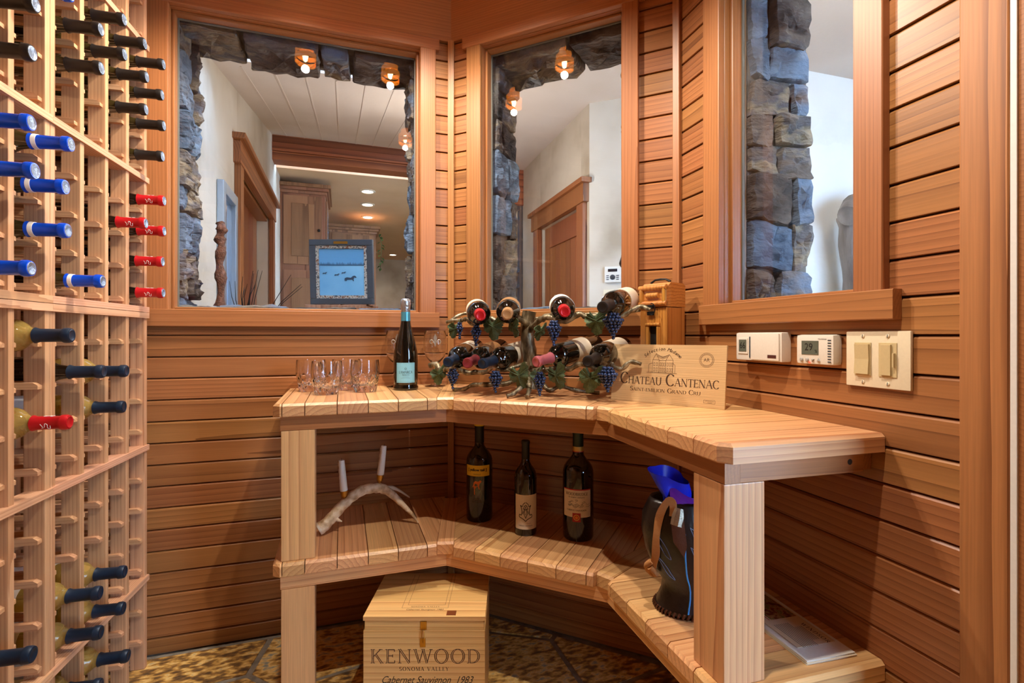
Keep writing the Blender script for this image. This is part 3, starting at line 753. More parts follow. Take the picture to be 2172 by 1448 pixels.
# silver framed mirror on the hall's left wall
mr = thing('framed_mirror', 'silver framed mirror hanging on the hall wall beside the door', 'mirror', T((XW + .001, 3.06, 1.1)))
for (a, b) in (((2.88, 1.08), (2.93, 1.90)), ((3.19, 1.08), (3.24, 1.90)), ((2.93, 1.84), (3.19, 1.90)), ((2.93, 1.08), (3.19, 1.14))):
    obj('frame_rail', MB().cbox((XW + .001, a[0], a[1]), (XW + .035, b[0], b[1]), .006), plain('silver_frame', (176, 190, 204), .3, metal=.5), mr, wM=Matrix.Identity(4))
obj('mirror_glass', MB().box((XW + .001, 2.93, 1.14), (XW + .010, 3.19, 1.84)), plain('mirror_silvering', (190, 206, 222), .06, metal=.9), mr, wM=Matrix.Identity(4))
# carved driftwood figure and twigs standing by that window
fig = thing('driftwood_carving', 'small twisted driftwood carving standing on the stone window ledge', 'sculpture', T(wp('L', .895, -.235, ZS + .026)) @ Matrix.Scale(.19, 4))
pts = smooth_path([(0, 0, 0), (.02, .01, .5), (-.01, .02, 0.95), (.03, 0, 1.25), (-.005, .03, 1.45), (.03, .02, 1.62), (.0, .06, 1.76)], 5)
obj('trunk', MB().tube(pts, [0.125 - .055 * abs(math.sin(i * .5)) for i in range(len(pts))], 10, jit=.25), mottled('driftwood', [(.3, (72, 40, 26)), (.6, (136, 84, 56)), (.8, (176, 150, 140))], scale=14, rough=.5, bump=.8, bscale=40), fig, smooth=60)
for k in range(4):
    p2 = smooth_path([(.02, .0, 1.2 + k * .12), (.06 - .05 * (k % 2), .05 - .03 * k, 1.32 + k * .11), (.09 - .08 * (k % 2), .04, 1.45 + k * .08)], 4)
    obj('branch', MB().tube(p2, [0.04 - .0024 * i for i in range(len(p2))], 7, jit=.3), MATS['driftwood'], fig, smooth=60)
tw = thing('twig_bundle', 'bundle of thin bare twigs on the stone ledge by the door', 'twigs', T((-0.40, 2.52, 1.12)))
obj('ledge_pot', MB().lathe([(0, -1.12), (.09, -1.12), (.07, -.5), (.10, 0.05), (.08, .06), (.06, 0), (0, 0)], 20), frame_dark, tw, smooth=40)
for k in range(16):
    a = random.random() * 6.28; r = random.random() * .05
    obj('twig', MB().tube([(r * math.cos(a), r * math.sin(a), 0), (3 * r * math.cos(a), 2 * r * math.sin(a), .12 + .06 * random.random()), (4.4 * r * math.cos(a) + .02, 3 * r * math.sin(a), .20 + .1 * random.random())], [.0022, .0018, .001], 5), iron, tw)
# kitchen cabinets
def cabinet(name, label, x0, x1, y0, y1, zt, ndoor, side_glass=False):
    t = thing(name, label, 'cabinet', T(((x0 + x1) / 2, y0, 0)))
    I = Matrix.Identity(4)
    obj('carcass', MB().cbox((x0, y0, 0.0), (x1, y1, zt), .004), knotty, t, wM=I)
    for k, (e, h) in enumerate(((0.015, .03), (0.035, .03), (0.055, .035))):
        obj('crown_moulding', MB().cbox((x0 - e, y0 - e, zt - .095 + k * .031), (x1 + e, y1, zt - .095 + k * .031 + h), .004), knotty, t, wM=I)
    wdt = (x1 - x0) / ndoor
    for k in range(ndoor):
        for (za, zb) in ((1.02, 1.78), (1.84, zt - .12)):
            a = x0 + k * wdt + .03; b = x0 + (k + 1) * wdt - .03
            d = obj('door', MB().cbox((a, y0 - .02, za), (b, y0 - .001, zb), .004), knotty, t, wM=I)
            obj('raised_panel', MB().cbox((a + .075, y0 - .03, za + .08), (b - .075, y0 - .0195, zb - .08), .006), knotty, d, wM=I)
            obj('knob', MB().lathe([(0, 0), (.006, 0), (.006, .014), (.014, .018), (.014, .026), (0, .03)], 12), iron, d, wM=basis((b - .03, y0 - .02, (za + zb) / 2), (1, 0, 0), (0, 0, 1)), smooth=40)
    if side_glass:
        for k in range(2):
            ya = y0 + .06 + k * (y1 - y0 - .1) / 2; yb = ya + (y1 - y0 - .14) / 2
            f = obj('side_panel', MB().cbox((x1 + .001, ya, 1.5), (x1 + .018, yb, zt - .14), .004), knotty, t, wM=I)
            obj('pane', MB().box((x1 + .016, ya + .04, 1.56), (x1 + .020, yb - .04, zt - .2)), plain('cabinet_glass', (110, 130, 150), .08), f, wM=I)
    return t
cabinet('tall_cabinet', 'tall knotty wood cabinet with raised panels against the hall end', -0.597, -0.17, 5.60, 6.35, 2.66, 1, True)
cabinet('wall_cabinet', 'lower knotty wood cabinet with crown set further into the kitchen', -0.16, 0.42, 6.95, 7.5, 2.55, 1, False)
t = thing('kitchen_shelf', 'dark edged counter ledge running along the far kitchen wall', 'shelf', T((2.0, 10.8, 1.2)))
plank('top', t, (0.2, 10.6, 1.62), (1, 0, 0), (0, 1, 0), 3.4, .38, .05, beam_wood, .004)
plank('lower_rail', t, (0.2, 10.7, 1.50), (1, 0, 0), (0, 1, 0), 3.4, .28, .04, plain('blue_tile', (110, 150, 200), .3), .004)
obj('panel', MB().box((0.2, 10.75, 0.0), (3.6, 10.95, 1.5)), plain('cream_panel', (208, 190, 170), .6), t, wM=Matrix.Identity(4))
# ivy trailing off the cabinet
t = thing('trailing_ivy', 'sprigs of green ivy trailing from the corner of the cabinet', 'plant', T((0.46, 6.9, 2.15)))
obj('stem', MB().tube([(0, 0, .3), (.03, -.03, .15), (.01, -.04, -.15)], .004, 6), leaf_m, t)
for k in range(14):
    a = random.random() * 6.28; z = .3 - .45 * k / 13
    obj('leaf', MB().add([(0, 0, 0), (.03, .02, .01), (.07, 0, 0), (.03, -.02, .01)], [(0, 1, 2, 3)]), plain('ivy_green', (70, 104, 60), .5), t, T((.02, -.03, z)) @ RZ(a) @ Matrix.Rotation(.6, 4, 'Y'))
# framed snow picture on an easel
pic = thing('framed_picture', 'framed blue winter picture of horses leaning on an easel', 'picture', basis((0.0, 3.12, 1.295), (0.94, -0.30, 0.0), (-0.02, -0.06, 1.0)))
W_, H_ = 0.365, 0.375
for (a, b) in (((-W_ / 2, 0), (W_ / 2, .035)), ((-W_ / 2, H_ - .035), (W_ / 2, H_)), ((-W_ / 2, .035), (-W_ / 2 + .035, H_ - .035)), ((W_ / 2 - .035, .035), (W_ / 2, H_ - .035))):
    obj('frame_rail', MB().cbox((a[0], a[1], -.02), (b[0], b[1], .012), .004), frame_dark, pic)
for (a, b) in (((-W_ / 2 + .035, .035), (W_ / 2 - .035, .052)), ((-W_ / 2 + .035, H_ - .052), (W_ / 2 - .035, H_ - .035)), ((-W_ / 2 + .035, .052), (-W_ / 2 + .052, H_ - .052)), ((W_ / 2 - .052, .052), (W_ / 2 - .035, H_ - .052))):
    obj('inner_border', MB().box((a[0], a[1], -.02), (b[0], b[1], .006)), mottled('patterned_mat', [(.4, (60, 60, 64)), (.5, (196, 190, 180)), (.6, (110, 70, 50))], scale=90, rough=.6, bump=0) if 'patterned_mat' not in MATS else MATS['patterned_mat'], pic)
sc_ = obj('print', MB().box((-W_ / 2 + .05, .05, -.018), (W_ / 2 - .05, H_ - .05, -.002)), snow, pic)
obj('sky_band', MB().box((-W_ / 2 + .052, H_ * .62, -.002), (W_ / 2 - .052, H_ - .052, -.0012)), sky_print, sc_)
tl = MB()
for k in range(34):
    x = -W_ / 2 + .055 + k * (W_ - .11) / 33; hh = .012 + .012 * random.random()
    tl.add([(x - .005, H_ * .6, -.0005), (x + .005, H_ * .6, -.0005), (x, H_ * .6 + hh, -.0005)], [(0, 1, 2)])
obj('treeline', tl, plain('slate_blue_print', (58, 96, 130), .4), sc_)
def horse(x, y, s):
    pts = [(-1, 0), (-.9, .55), (-.5, .7), (.2, .62), (.6, .95), (.95, 1.0), (1.25, .7), (1.1, .6), (.85, .72), (.7, .4), (.75, 0), (.6, 0), (.5, .3), (-.5, .28), (-.65, 0), (-.8, 0), (-.78, .3)]
    v = [(x + p[0] * s, y + p[1] * s, 0.0002) for p in pts]
    obj('printed_horse', MB().add(v, [tuple(range(len(v)))]), plain('horse_print', (52, 74, 100), .4), sc_)
horse(.045, .135, .032); horse(-.03, .165, .014); horse(-.10, .175, .012); horse(.01, .178, .012)
obj('name_plate', MB().box((-.04, H_ - .026, .012), (.04, H_ - .012, .014)), brass, pic)
es = thing('easel', 'slim wooden easel holding up the framed winter picture', 'easel', T((0.0, 3.14, 0)))
for x in (-.14, .14): obj('leg', MB().tube([(x * 1.3, -.1 + .3 * x * -.3, 0), (x, .02 - .3 * x, 1.5)], .012, 8), knotty, es)
obj('leg', MB().tube([(0, .5, 0), (0, .06, 1.5)], .012, 8), knotty, es)
obj('ledge', MB().cbox((-.2, -.06, 1.262), (.2, .04, 1.288), .003), knotty, es)

# ---- entry hall beyond the corner and right windows
st = struct('wall_entry')
V1 = V((1.650, 3.212, 0)); A1 = V((1.70, 4.75, 0)); Bd = V((.787, -.617, 0)); B1 = V((2.70, 2.39, 0))
def vwall(nm, p, q, z0, z1, mat, th=.12, parent=None):
    d = (q - p); L = d.length; d.normalize(); n = d.cross(UP)
    return obj(nm, MB().box((0, 0, 0), (L, z1 - z0, th)), mat, parent or st, wM=basis(p + UP * z0, d, UP) @ T((0, 0, -th)))
# the door wall, with the doorway cut out
da, db = V1 + (A1 - V1) * 0.09, V1 + (A1 - V1) * 0.66
vwall('plaster_panel', A1, db, 0, 2.75, plaster); vwall('plaster_panel', da, V1, 0, 2.75, plaster); vwall('plaster_panel', db, da, 2.06, 2.75, plaster)
vwall('plaster_panel', V1, B1, 0, 2.75, plaster)
vwall('plaster_panel', B1, B1 + V((2.2, -.06, 0)), 0, 2.75, plaster_w)
o = obj('ceiling_entry', MB().box((0.78, -3, 2.75), (6, 2.35, 2.85)).box((0.78, 2.35, 2.75), (6, 4.9, 2.85)), ceil_m); o['kind'] = 'structure'
o = obj('wall_hall_bulkhead', MB().prism([(2.3, zc(2.3) + .004), (4.9, zc(4.9) + .004), (4.9, 3.3), (2.3, 3.3)], 0, .06), ceil_m, None, Matrix(((0, 0, 1, .765), (1, 0, 0, 0), (0, 1, 0, 0), (0, 0, 0, 1)))); o['kind'] = 'structure'
# panelled door with casing
st2 = struct('door_3', T(da))
dd = (da - db).normalized(); DW = (da - db).length; nn = dd.cross(UP)
def dplace(nm, a, b, z0, z1, t0, t1, mat, ch=.004):
    return obj(nm, MB().cbox((z0, -b, t0), (z1, -a, t1), ch), mat, st2, wM=basis(db, UP, -dd, UP.cross(-dd)))
dplace('side_casing', -.10, 0.01, 0, 2.06, -.01, .035, door_wood); dplace('side_casing', DW - .01, DW + .10, 0, 2.06, -.01, .035, door_wood)
dplace('head_casing', -.13, DW + .13, 2.06, 2.19, -.01, .045, door_wood); dplace('head_cap', -.16, DW + .16, 2.19, 2.225, -.01, .07, door_wood)
dplace('stile', 0.01, .12, 0.02, 2.06, -.09, -.04, door_wood); dplace('stile', DW - .12, DW - .01, 0.02, 2.06, -.09, -.04, door_wood)
dplace('rail', .12, DW - .12, 1.88, 2.06, -.09, -.04, door_wood); dplace('rail', .12, DW - .12, 0.02, .25, -.09, -.04, door_wood)
nb_ = 6
for k in range(nb_):
    a = .12 + k * (DW - .24) / nb_
    dplace('door_board', a + .002, a + (DW - .24) / nb_ - .002, .25, 1.88, -.085, -.055, door_wood)
# glazed end of the entry: header and bright openings between mullions
st3 = struct('window_5', T((1.2, 4.75, 0)))
I4 = Matrix.Identity(4)
obj('header', MB().cbox((0.62, 4.72, 2.40), (1.72, 4.86, 2.75), .006), beam_wood, st3, wM=I4)
for z in (1.74, 1.58, 1.38, 2.36): obj('rail', MB().cbox((0.62, 4.75, z), (1.72, 4.81, z + .05), .004), plain('window_rail', (70, 74, 86), .5), st3, wM=I4)
for x in (0.62, 1.0, 1.35, 1.67): obj('mullion', MB().cbox((x, 4.74, 0.0), (x + .05, 4.82, 2.40), .004), MATS['window_rail'], st3, wM=I4)
obj('glass_pane', MB().box((0.62, 4.775, 0), (1.70, 4.78, 2.40)), pane, st3, wM=I4)
# keypad and switch on the plaster
Bn = -Bd.cross(UP).normalized()
Bn = Bn if Bn.dot(V((-1, -1, 0))) > 0 else -Bn
def onB(x, z, off=0.0): return V1 + (B1 - V1).normalized() * x + Bn * off + UP * z
bx = (B1 - V1).normalized(); 
if bx.cross(UP).dot(Bn) < 0: bx = -bx
kp = thing('alarm_keypad', 'white security keypad mounted on the plaster wall beyond the glass', 'keypad', basis(onB(0.165, 1.535, .001), bx, UP))
obj('body', MB().cbox((-.055, -.055, 0), (.055, .055, .022), .004), whitep, kp)
obj('display', MB().box((-.032, .018, .022), (.032, .038, .0228)), plain('keypad_display', (46, 42, 48), .2), kp)
for k in range(3):
    for x in (-.034, .034): obj('button', MB().cbox((x - .009, -.012 - k * .013, .022), (x + .009, -.006 - k * .013, .0245), .001), frame_dark, kp)
obj('dial', MB().lathe([(.018, 0), (.018, .003), (.007, .004), (0, .004)], 20), frame_dark, kp, T((0, -.02, .022)), smooth=40)
sw = thing('hall_switch', 'cream switch plate below the keypad on the plaster wall', 'switch', basis(onB(0.135, 1.375, .001), bx, UP))
obj('plate', MB().cbox((-.036, -.056, 0), (.036, .056, .007), .003), ivory, sw); obj('rocker', MB().cbox((-.016, -.032, .007), (.016, .032, .011), .002), almond, sw)
# weathered log beside the far plaster wall
lg = thing('log_post', 'grey weathered log post with a knobbed top by the pale plaster', 'log', T((2.88, 2.20, 0)))
pts = smooth_path([(.10, 0, 0), (.09, 0, .6), (.07, 0, 1.1), (.03, 0, 1.45), (.0, 0, 1.7), (-.01, 0, 1.82)], 5)
gl = mottled('grey_log', [(.3, (84, 78, 74)), (.6, (146, 138, 132)), (.8, (180, 172, 164))], scale=12, stretch=(1, 1, .15), rough=.7, bump=.6, bscale=50)
obj('shaft', MB().tube(pts, [.085 + .006 * math.sin(i * 1.1) for i in range(len(pts))], 14, jit=.08), gl, lg, smooth=60)
obj('knob', MB().tube([(-.12, -.05, 1.80), (-.03, -.03, 1.86), (.14, 0, 1.92)], [.06, .085, .08], 14, jit=.06), gl, lg, smooth=60)

# added ceiling fixture in the entry, out of sight, to brighten the plaster
def added_ceiling_light(label, p, power, col=(1, .93, .84)):
    t = thing('added_ceiling_light', label, 'light', T(p))
    obj('rim', MB().lathe([(.16, 0), (.17, -.012), (.16, -.03), (.15, -.03), (.15, 0)], 32), brass, t, smooth=40)
    obj('diffuser', MB().lathe([(.15, -.02), (.13, -.05), (.08, -.072), (0, -.08)], 32), downlight, t, smooth=40)
    ld = bpy.data.lights.new('added_ceiling_glow', 'POINT'); ld.energy = power; ld.color = col; ld.shadow_soft_size = .14
    l = bpy.data.objects.new('added_ceiling_glow', ld); C.objects.link(l); l.parent = t; l.location = (0, 0, -.25)
added_ceiling_light('added domed ceiling light, out of sight in the entry beyond the right window', (2.1, 1.2, 2.75), 13)

# added outer walls with a glazed front, unseen, limiting sky light on the plaster
st = struct('added_wall_entry')
obj('plaster_panel', MB().box((4.6, -1.6, 0), (4.75, 2.6, 2.75)), plaster_w, st)
obj('plaster_panel', MB().box((3.7, -1.75, 0), (4.75, -1.6, 2.75)), plaster_w, st)
obj('plaster_panel', MB().box((1.2, -1.75, 2.3), (3.7, -1.6, 2.75)), plaster_w, st)
st = struct('window_6', T((2.4, -1.68, 0)))  # added glazed opening, out of view, sized for daylight on the plaster
for x in (1.2, 2.0, 2.8, 3.65): obj('mullion', MB().cbox((x, -1.71, 0), (x + .05, -1.63, 2.3), .004), MATS['window_rail'], st, wM=I4)
for z in (0.0, 1.05, 2.25): obj('rail', MB().cbox((1.25, -1.70, z), (3.65, -1.64, z + .05), .004), MATS['window_rail'], st, wM=I4)
obj('glass_pane', MB().box((1.2, -1.672, 0.05), (3.7, -1.668, 2.25)), pane, st, wM=I4)

t = thing('added_hall_pendant', 'added frosted globe pendant, hidden behind the cellar corner to brighten the hall', 'lamp', T((.72, 3.15, 2.1)))  # lamp added out of sight to brighten the hall and stone reveal
obj('cord', MB().tube([(0, 0, .1), (0, 0, zc(3.15) - 2.1)], .004, 6), brass, t)
obj('globe', MB().lathe([(0, .105), (.04, .098), (.085, .06), (.105, 0), (.085, -.06), (.04, -.098), (0, -.105)], 24), downlight, t, smooth='all')
ld = bpy.data.lights.new('added_hall_glow', 'POINT'); ld.energy = 20; ld.color = (1, .93, .86); ld.shadow_soft_size = .12
l = bpy.data.objects.new('added_hall_glow', ld); C.objects.link(l); l.parent = t; l.location = (0, 0, -.24)

# ================================================================ CORNER SHELF UNIT
DEP = {'L': 0.470, 'M': 0.420, 'R': 0.388}
UEND = {'L': 0.620, 'R': 0.708}
ZT, ZL, TH = 0.915, 0.452, 0.038
def isect2(w1, v1, w2, v2):
    o1, d1, n1 = FR[w1]; o2, d2, n2 = FR[w2]
    # n1.p = n1.o1+v1 ; n2.p = n2.o2+v2
    a, b, c = n1.x, n1.y, n1.dot(o1) + v1; e, f, g = n2.x, n2.y, n2.dot(o2) + v2
    D = a * f - b * e
    return V(((c * f - b * g) / D, (a * g - c * e) / D, 0))
unit = thing('corner_shelf_unit', 'two-tier cedar corner shelf of thick butted planks on square posts', 'shelf', T(wp('M', .45, .2, 0)))
MPW = 0.052
def mitre(w1, w2):
    c = LM if w1 == 'L' else MR
    fpt = isect2(w1, DEP[w1], w2, DEP[w2])
    d = (fpt - c); L = d.length; d.normalize()
    return c, d, L
def loc2w(w, poly):                              # (u,v) -> world xy
    return [(wp(w, u, v, 0).x, wp(w, u, v, 0).y) for u, v in poly]
def tier(zt):
    z0 = zt - TH
    for w in 'LMR':
        o, d, n = FR[w]; Dp = DEP[w]
        marks = {'L': [0.0, .085, .1745, .264, .3535, .443, .5325, UEND['L'] - .026, UEND['L']],
                 'M': [-.1 + .0895 * k for k in range(14)],
                 'R': [UEND['R'] - .0895 * k for k in range(9)][::-1]}[w]
        for a, b in zip(marks, marks[1:]):
            g = 0.0013
            poly = [(a + g, 0.002), (b - g, 0.002), (b - g, Dp), (a + g, Dp)]
            if w in 'LR' and abs(b - UEND[w]) < 1e-6:        # chamfered outer corner
                poly = [(a + g, 0.002), (b, 0.002), (b, Dp - .02), (b - .02, Dp), (a + g, Dp)]
            # clip to the mitre planks (in u,v of this wall)
            for (w1, w2) in (('L', 'M'), ('M', 'R')):
                if w not in (w1, w2): continue
                c, md, L = mitre(w1, w2)
                q = c - o; cu, cv = q.dot(d), q.dot(n); du, dv = md.dot(d), md.dot(n)
                nu, nv = -dv, du
                # which side is this section on: test a point well inside it
                tu, tv = ((.4, .2) if w != 'M' else (.45, .2))
                s = nu * (tu - cu) + nv * (tv - cv)
                if s > 0: nu, nv = -nu, -nv
                poly = clip(poly, nu, nv, nu * cu + nv * cv - MPW / 2 - .0007)
                if len(poly) < 3: break
            if len(poly) < 3: continue
            area = abs(sum(poly[i][0] * poly[(i + 1) % len(poly)][1] - poly[(i + 1) % len(poly)][0] * poly[i][1] for i in range(len(poly)))) / 2
            if area < 4e-4: continue
            # local frame: x = n (grain), y = up x n
            yy = UP.cross(n); cu = (a + b) / 2
            B = basis(wp(w, cu, 0, z0), n, yy); s = 1 if yy.dot(d) > 0 else -1
            lp = [(v, s * (u - cu)) for u, v in poly]
            c_ = 0.007
            def ins(u, v):
                v2 = min(v, Dp - c_)
                if w in 'LR': u2 = min(u, UEND[w] - (c_ if v > .01 else c_))
                else: u2 = u
                return (v2, s * (u2 - cu))
            mb = MB(); n_ = len(lp)
            tp = [ins(u, v) for u, v in poly]
            bt = [(min(v, Dp - .003), q) for v, q in lp]
            ar = sum(lp[i][0] * lp[(i + 1) % n_][1] - lp[(i + 1) % n_][0] * lp[i][1] for i in range(n_))
            if ar < 0: lp = lp[::-1]; tp = tp[::-1]; bt = bt[::-1]
            vs = [(p[0], p[1], 0) for p in bt] + [(p[0], p[1], .003) for p in lp] + [(p[0], p[1], TH - c_) for p in lp] + [(p[0], p[1], TH) for p in tp]
            fs = [tuple(range(n_))[::-1], tuple(range(3 * n_, 4 * n_))]
            for r in range(3): fs += [(r * n_ + i, r * n_ + (i + 1) % n_, (r + 1) * n_ + (i + 1) % n_, (r + 1) * n_ + i) for i in range(n_)]
            mb.add(vs, fs)
            obj('plank', mb, shelf_wood, unit, None, B)
    for (w1, w2) in (('L', 'M'), ('M', 'R')):
        c, md, L = mitre(w1, w2)
        L -= .008
        yy = UP.cross(md); B = basis(c + UP * z0, md, yy)
        c_ = .007; lp = [(.03, -MPW / 2), (L, -MPW / 2), (L, MPW / 2), (.03, MPW / 2)]
        tp = [(min(x, L - c_), y) for x, y in lp]
        mb = MB(); vs = [(p[0], p[1], 0) for p in lp] + [(p[0], p[1], TH - c_) for p in lp] + [(p[0], p[1], TH) for p in tp]
        mb.add(vs, [(3, 2, 1, 0), (8, 9, 10, 11)] + [(r * 4 + i, r * 4 + (i + 1) % 4, r * 4 + 4 + (i + 1) % 4, r * 4 + 4 + i) for r in range(2) for i in range(4)])
        obj('mitre_plank', mb, shelf_wood, unit, None, B)
    # aprons under the planks, along the fronts and the two ends
    h = 0.042; sb = 0.018
    fp1 = isect2('L', DEP['L'] - sb, 'M', DEP['M'] - sb); fp2 = isect2('M', DEP['M'] - sb, 'R', DEP['R'] - sb)
    pL = wp('L', UEND['L'] - .02, DEP['L'] - sb, 0); pR = wp('R', UEND['R'] - .02, DEP['R'] - sb, 0)
    def apron(p, q, inward):
        d = (q - p); L = d.length; d.normalize()
        if d.cross(UP).dot(inward) > 0: p, q = q, p; d = -d    # outward face = d x up
        plank('apron', unit, p + UP * (z0 - h) - d.cross(UP) * 0.034, d, UP, L, h - .0005, 0.034, shelf_wood if zt < .6 else cedar_trim, .001)
    apron(pL, fp1, -FR['L'][2]); apron(fp1, fp2, -FR['M'][2]); apron(fp2, pR, -FR['R'][2])
    apron(wp('R', UEND['R'] - .02, DEP['R'] - sb - .0345, 0), wp('R', UEND['R'] - .02, .035, 0), -FR['R'][1]); apron(wp('L', UEND['L'] - .02, DEP['L'] - sb - .0345, 0), wp('L', UEND['L'] - .02, .035, 0), -FR['L'][1])
    # back cleats on the walls
    for w, a, b in (('L', .05, UEND['L'] - .03), ('M', .06, .84), ('R', .05, UEND['R'] - .03)):
        hplank('cleat', unit, w, a, b, z0 - h, z0 - .001, 0.001, .03, cedar_trim, .001)
tier(ZT); tier(ZL)
# square posts
def post(w, u0, u1, v0, v1, z0, z1):
    o, d, n = FR[w]
    p = wp(w, u0, v0, z0)
    y = d; x = UP
    if x.cross(y).dot(n) < 0: p = wp(w, u1, v0, z0); y = -d
    obj('post', MB().cbox((0, 0, 0), (z1 - z0, u1 - u0, v1 - v0), .0025), shelf_wood, unit, None, basis(p, x, y))
LU0, LU1 = 0.506, 0.598
RU0, RU1 = 0.594, 0.686
for z0, z1 in ((0.0, ZL - TH - .043), (ZL + .0005, ZT - TH - .043)):
    post('L', LU0, LU1, DEP['L'] - .018 - .092, DEP['L'] - .018, z0, z1)
    post('R', RU0, RU1, DEP['R'] - .018 - .092, DEP['R'] - .018, z0, z1)
obj('bolt_hole', MB().lathe([(0, 0), (.006, 0), (.006, .003), (0, .003)], 14), ink, unit, None, basis(wp('R', UEND['R'] - .0197, .07, ZT - TH - .02), FR['R'][2], UP))

# ================================================================ WINE RACKS
UPR = [0.0305 + .1215 * k for k in range(5)]     # uprights of the unit by the window wall
UPR2 = [UPR[-1] + .020 + .120 * k for k in range(4)]
STRIPS = [2.535, 2.089, 1.643, 1.209, 0.746, 0.307]
ROWS = []
for s in STRIPS: ROWS += [s - .090, s - .190, s - .290, s - .392]
ROWS = [z for z in ROWS if z > 0.02]
RDEP = 0.255
def build_rack(label, ups, ends):
    t = thing('wine_rack', label, 'wine rack', T(wp('K', (ups[0] + ups[-1]) / 2, -RDEP / 2, 0)))
    o, d, n = FR['K']
    for u in ups:
        for v in (0.0, -RDEP + .043):
            obj('upright', MB().cbox((0, 0, 0), (2.56, .019, .043), .0025), rack_wood, t, None, basis(wp('K', u + .0095, v, 0), UP, -d, UP.cross(-d)))
    for i, u in enumerate(ups):
        for sgn in (1, -1):
            if (i == 0 and sgn < 0) or (i == len(ups) - 1 and sgn > 0): continue
            for z in ROWS:
                # cleats run front to back on the sides of the uprights
                uu = u + sgn * (.0095 + .0075) 
                key = 'cleat'
                if key not in PC:
                    L = RDEP - .008
                    PC[key] = MB().add([(0, -.0075, -.006), (L, -.0075, -.006), (L, .0075, -.006), (0, .0075, -.006), (0, -.0075, .010), (L - .010, -.0075, .010), (L - .010, .0075, .010), (0, .0075, .010), (L, -.0075, .003), (L, .0075, .003)],
                                       [(0, 3, 2, 1), (4, 5, 6, 7), (0, 1, 8, 5, 4), (3, 7, 6, 9, 2), (1, 2, 9, 8), (8, 9, 6, 5), (0, 4, 7, 3)]).mesh('cleat', rack_wood)
                link('cleat', PC[key], t, None, basis(wp('K', uu, -RDEP + .002, z - .026), n, UP.cross(n)))
    for s in STRIPS:
        hs = (.018,) if s != 1.209 else (.018, -.0015)
        for k, hh in enumerate(hs):
            L = ends[1] - ends[0]
            zz = s - .018 - k * .0195
            plank('front_strip', t, wp('K', ends[0], .006, zz), d, UP, L, .018, .050, rack_strip_wood, .003)
        plank('back_strip', t, wp('K', ends[0], -RDEP + .038, s - .018), d, UP, ends[1] - ends[0], .018, .040, rack_wood, .002)
    return t
build_rack('tall redwood wine rack standing against the panelled window wall', UPR, (UPR[0] - .012, UPR[-1] + .0098))
build_rack('tall redwood wine rack standing farther from the window wall', UPR2, (UPR2[0] - .0098, UPR2[-1] + .012))
COL = [(UPR[k] + UPR[k + 1]) / 2 for k in range(4)] + [(UPR2[k] + UPR2[k + 1]) / 2 for k in range(3)]

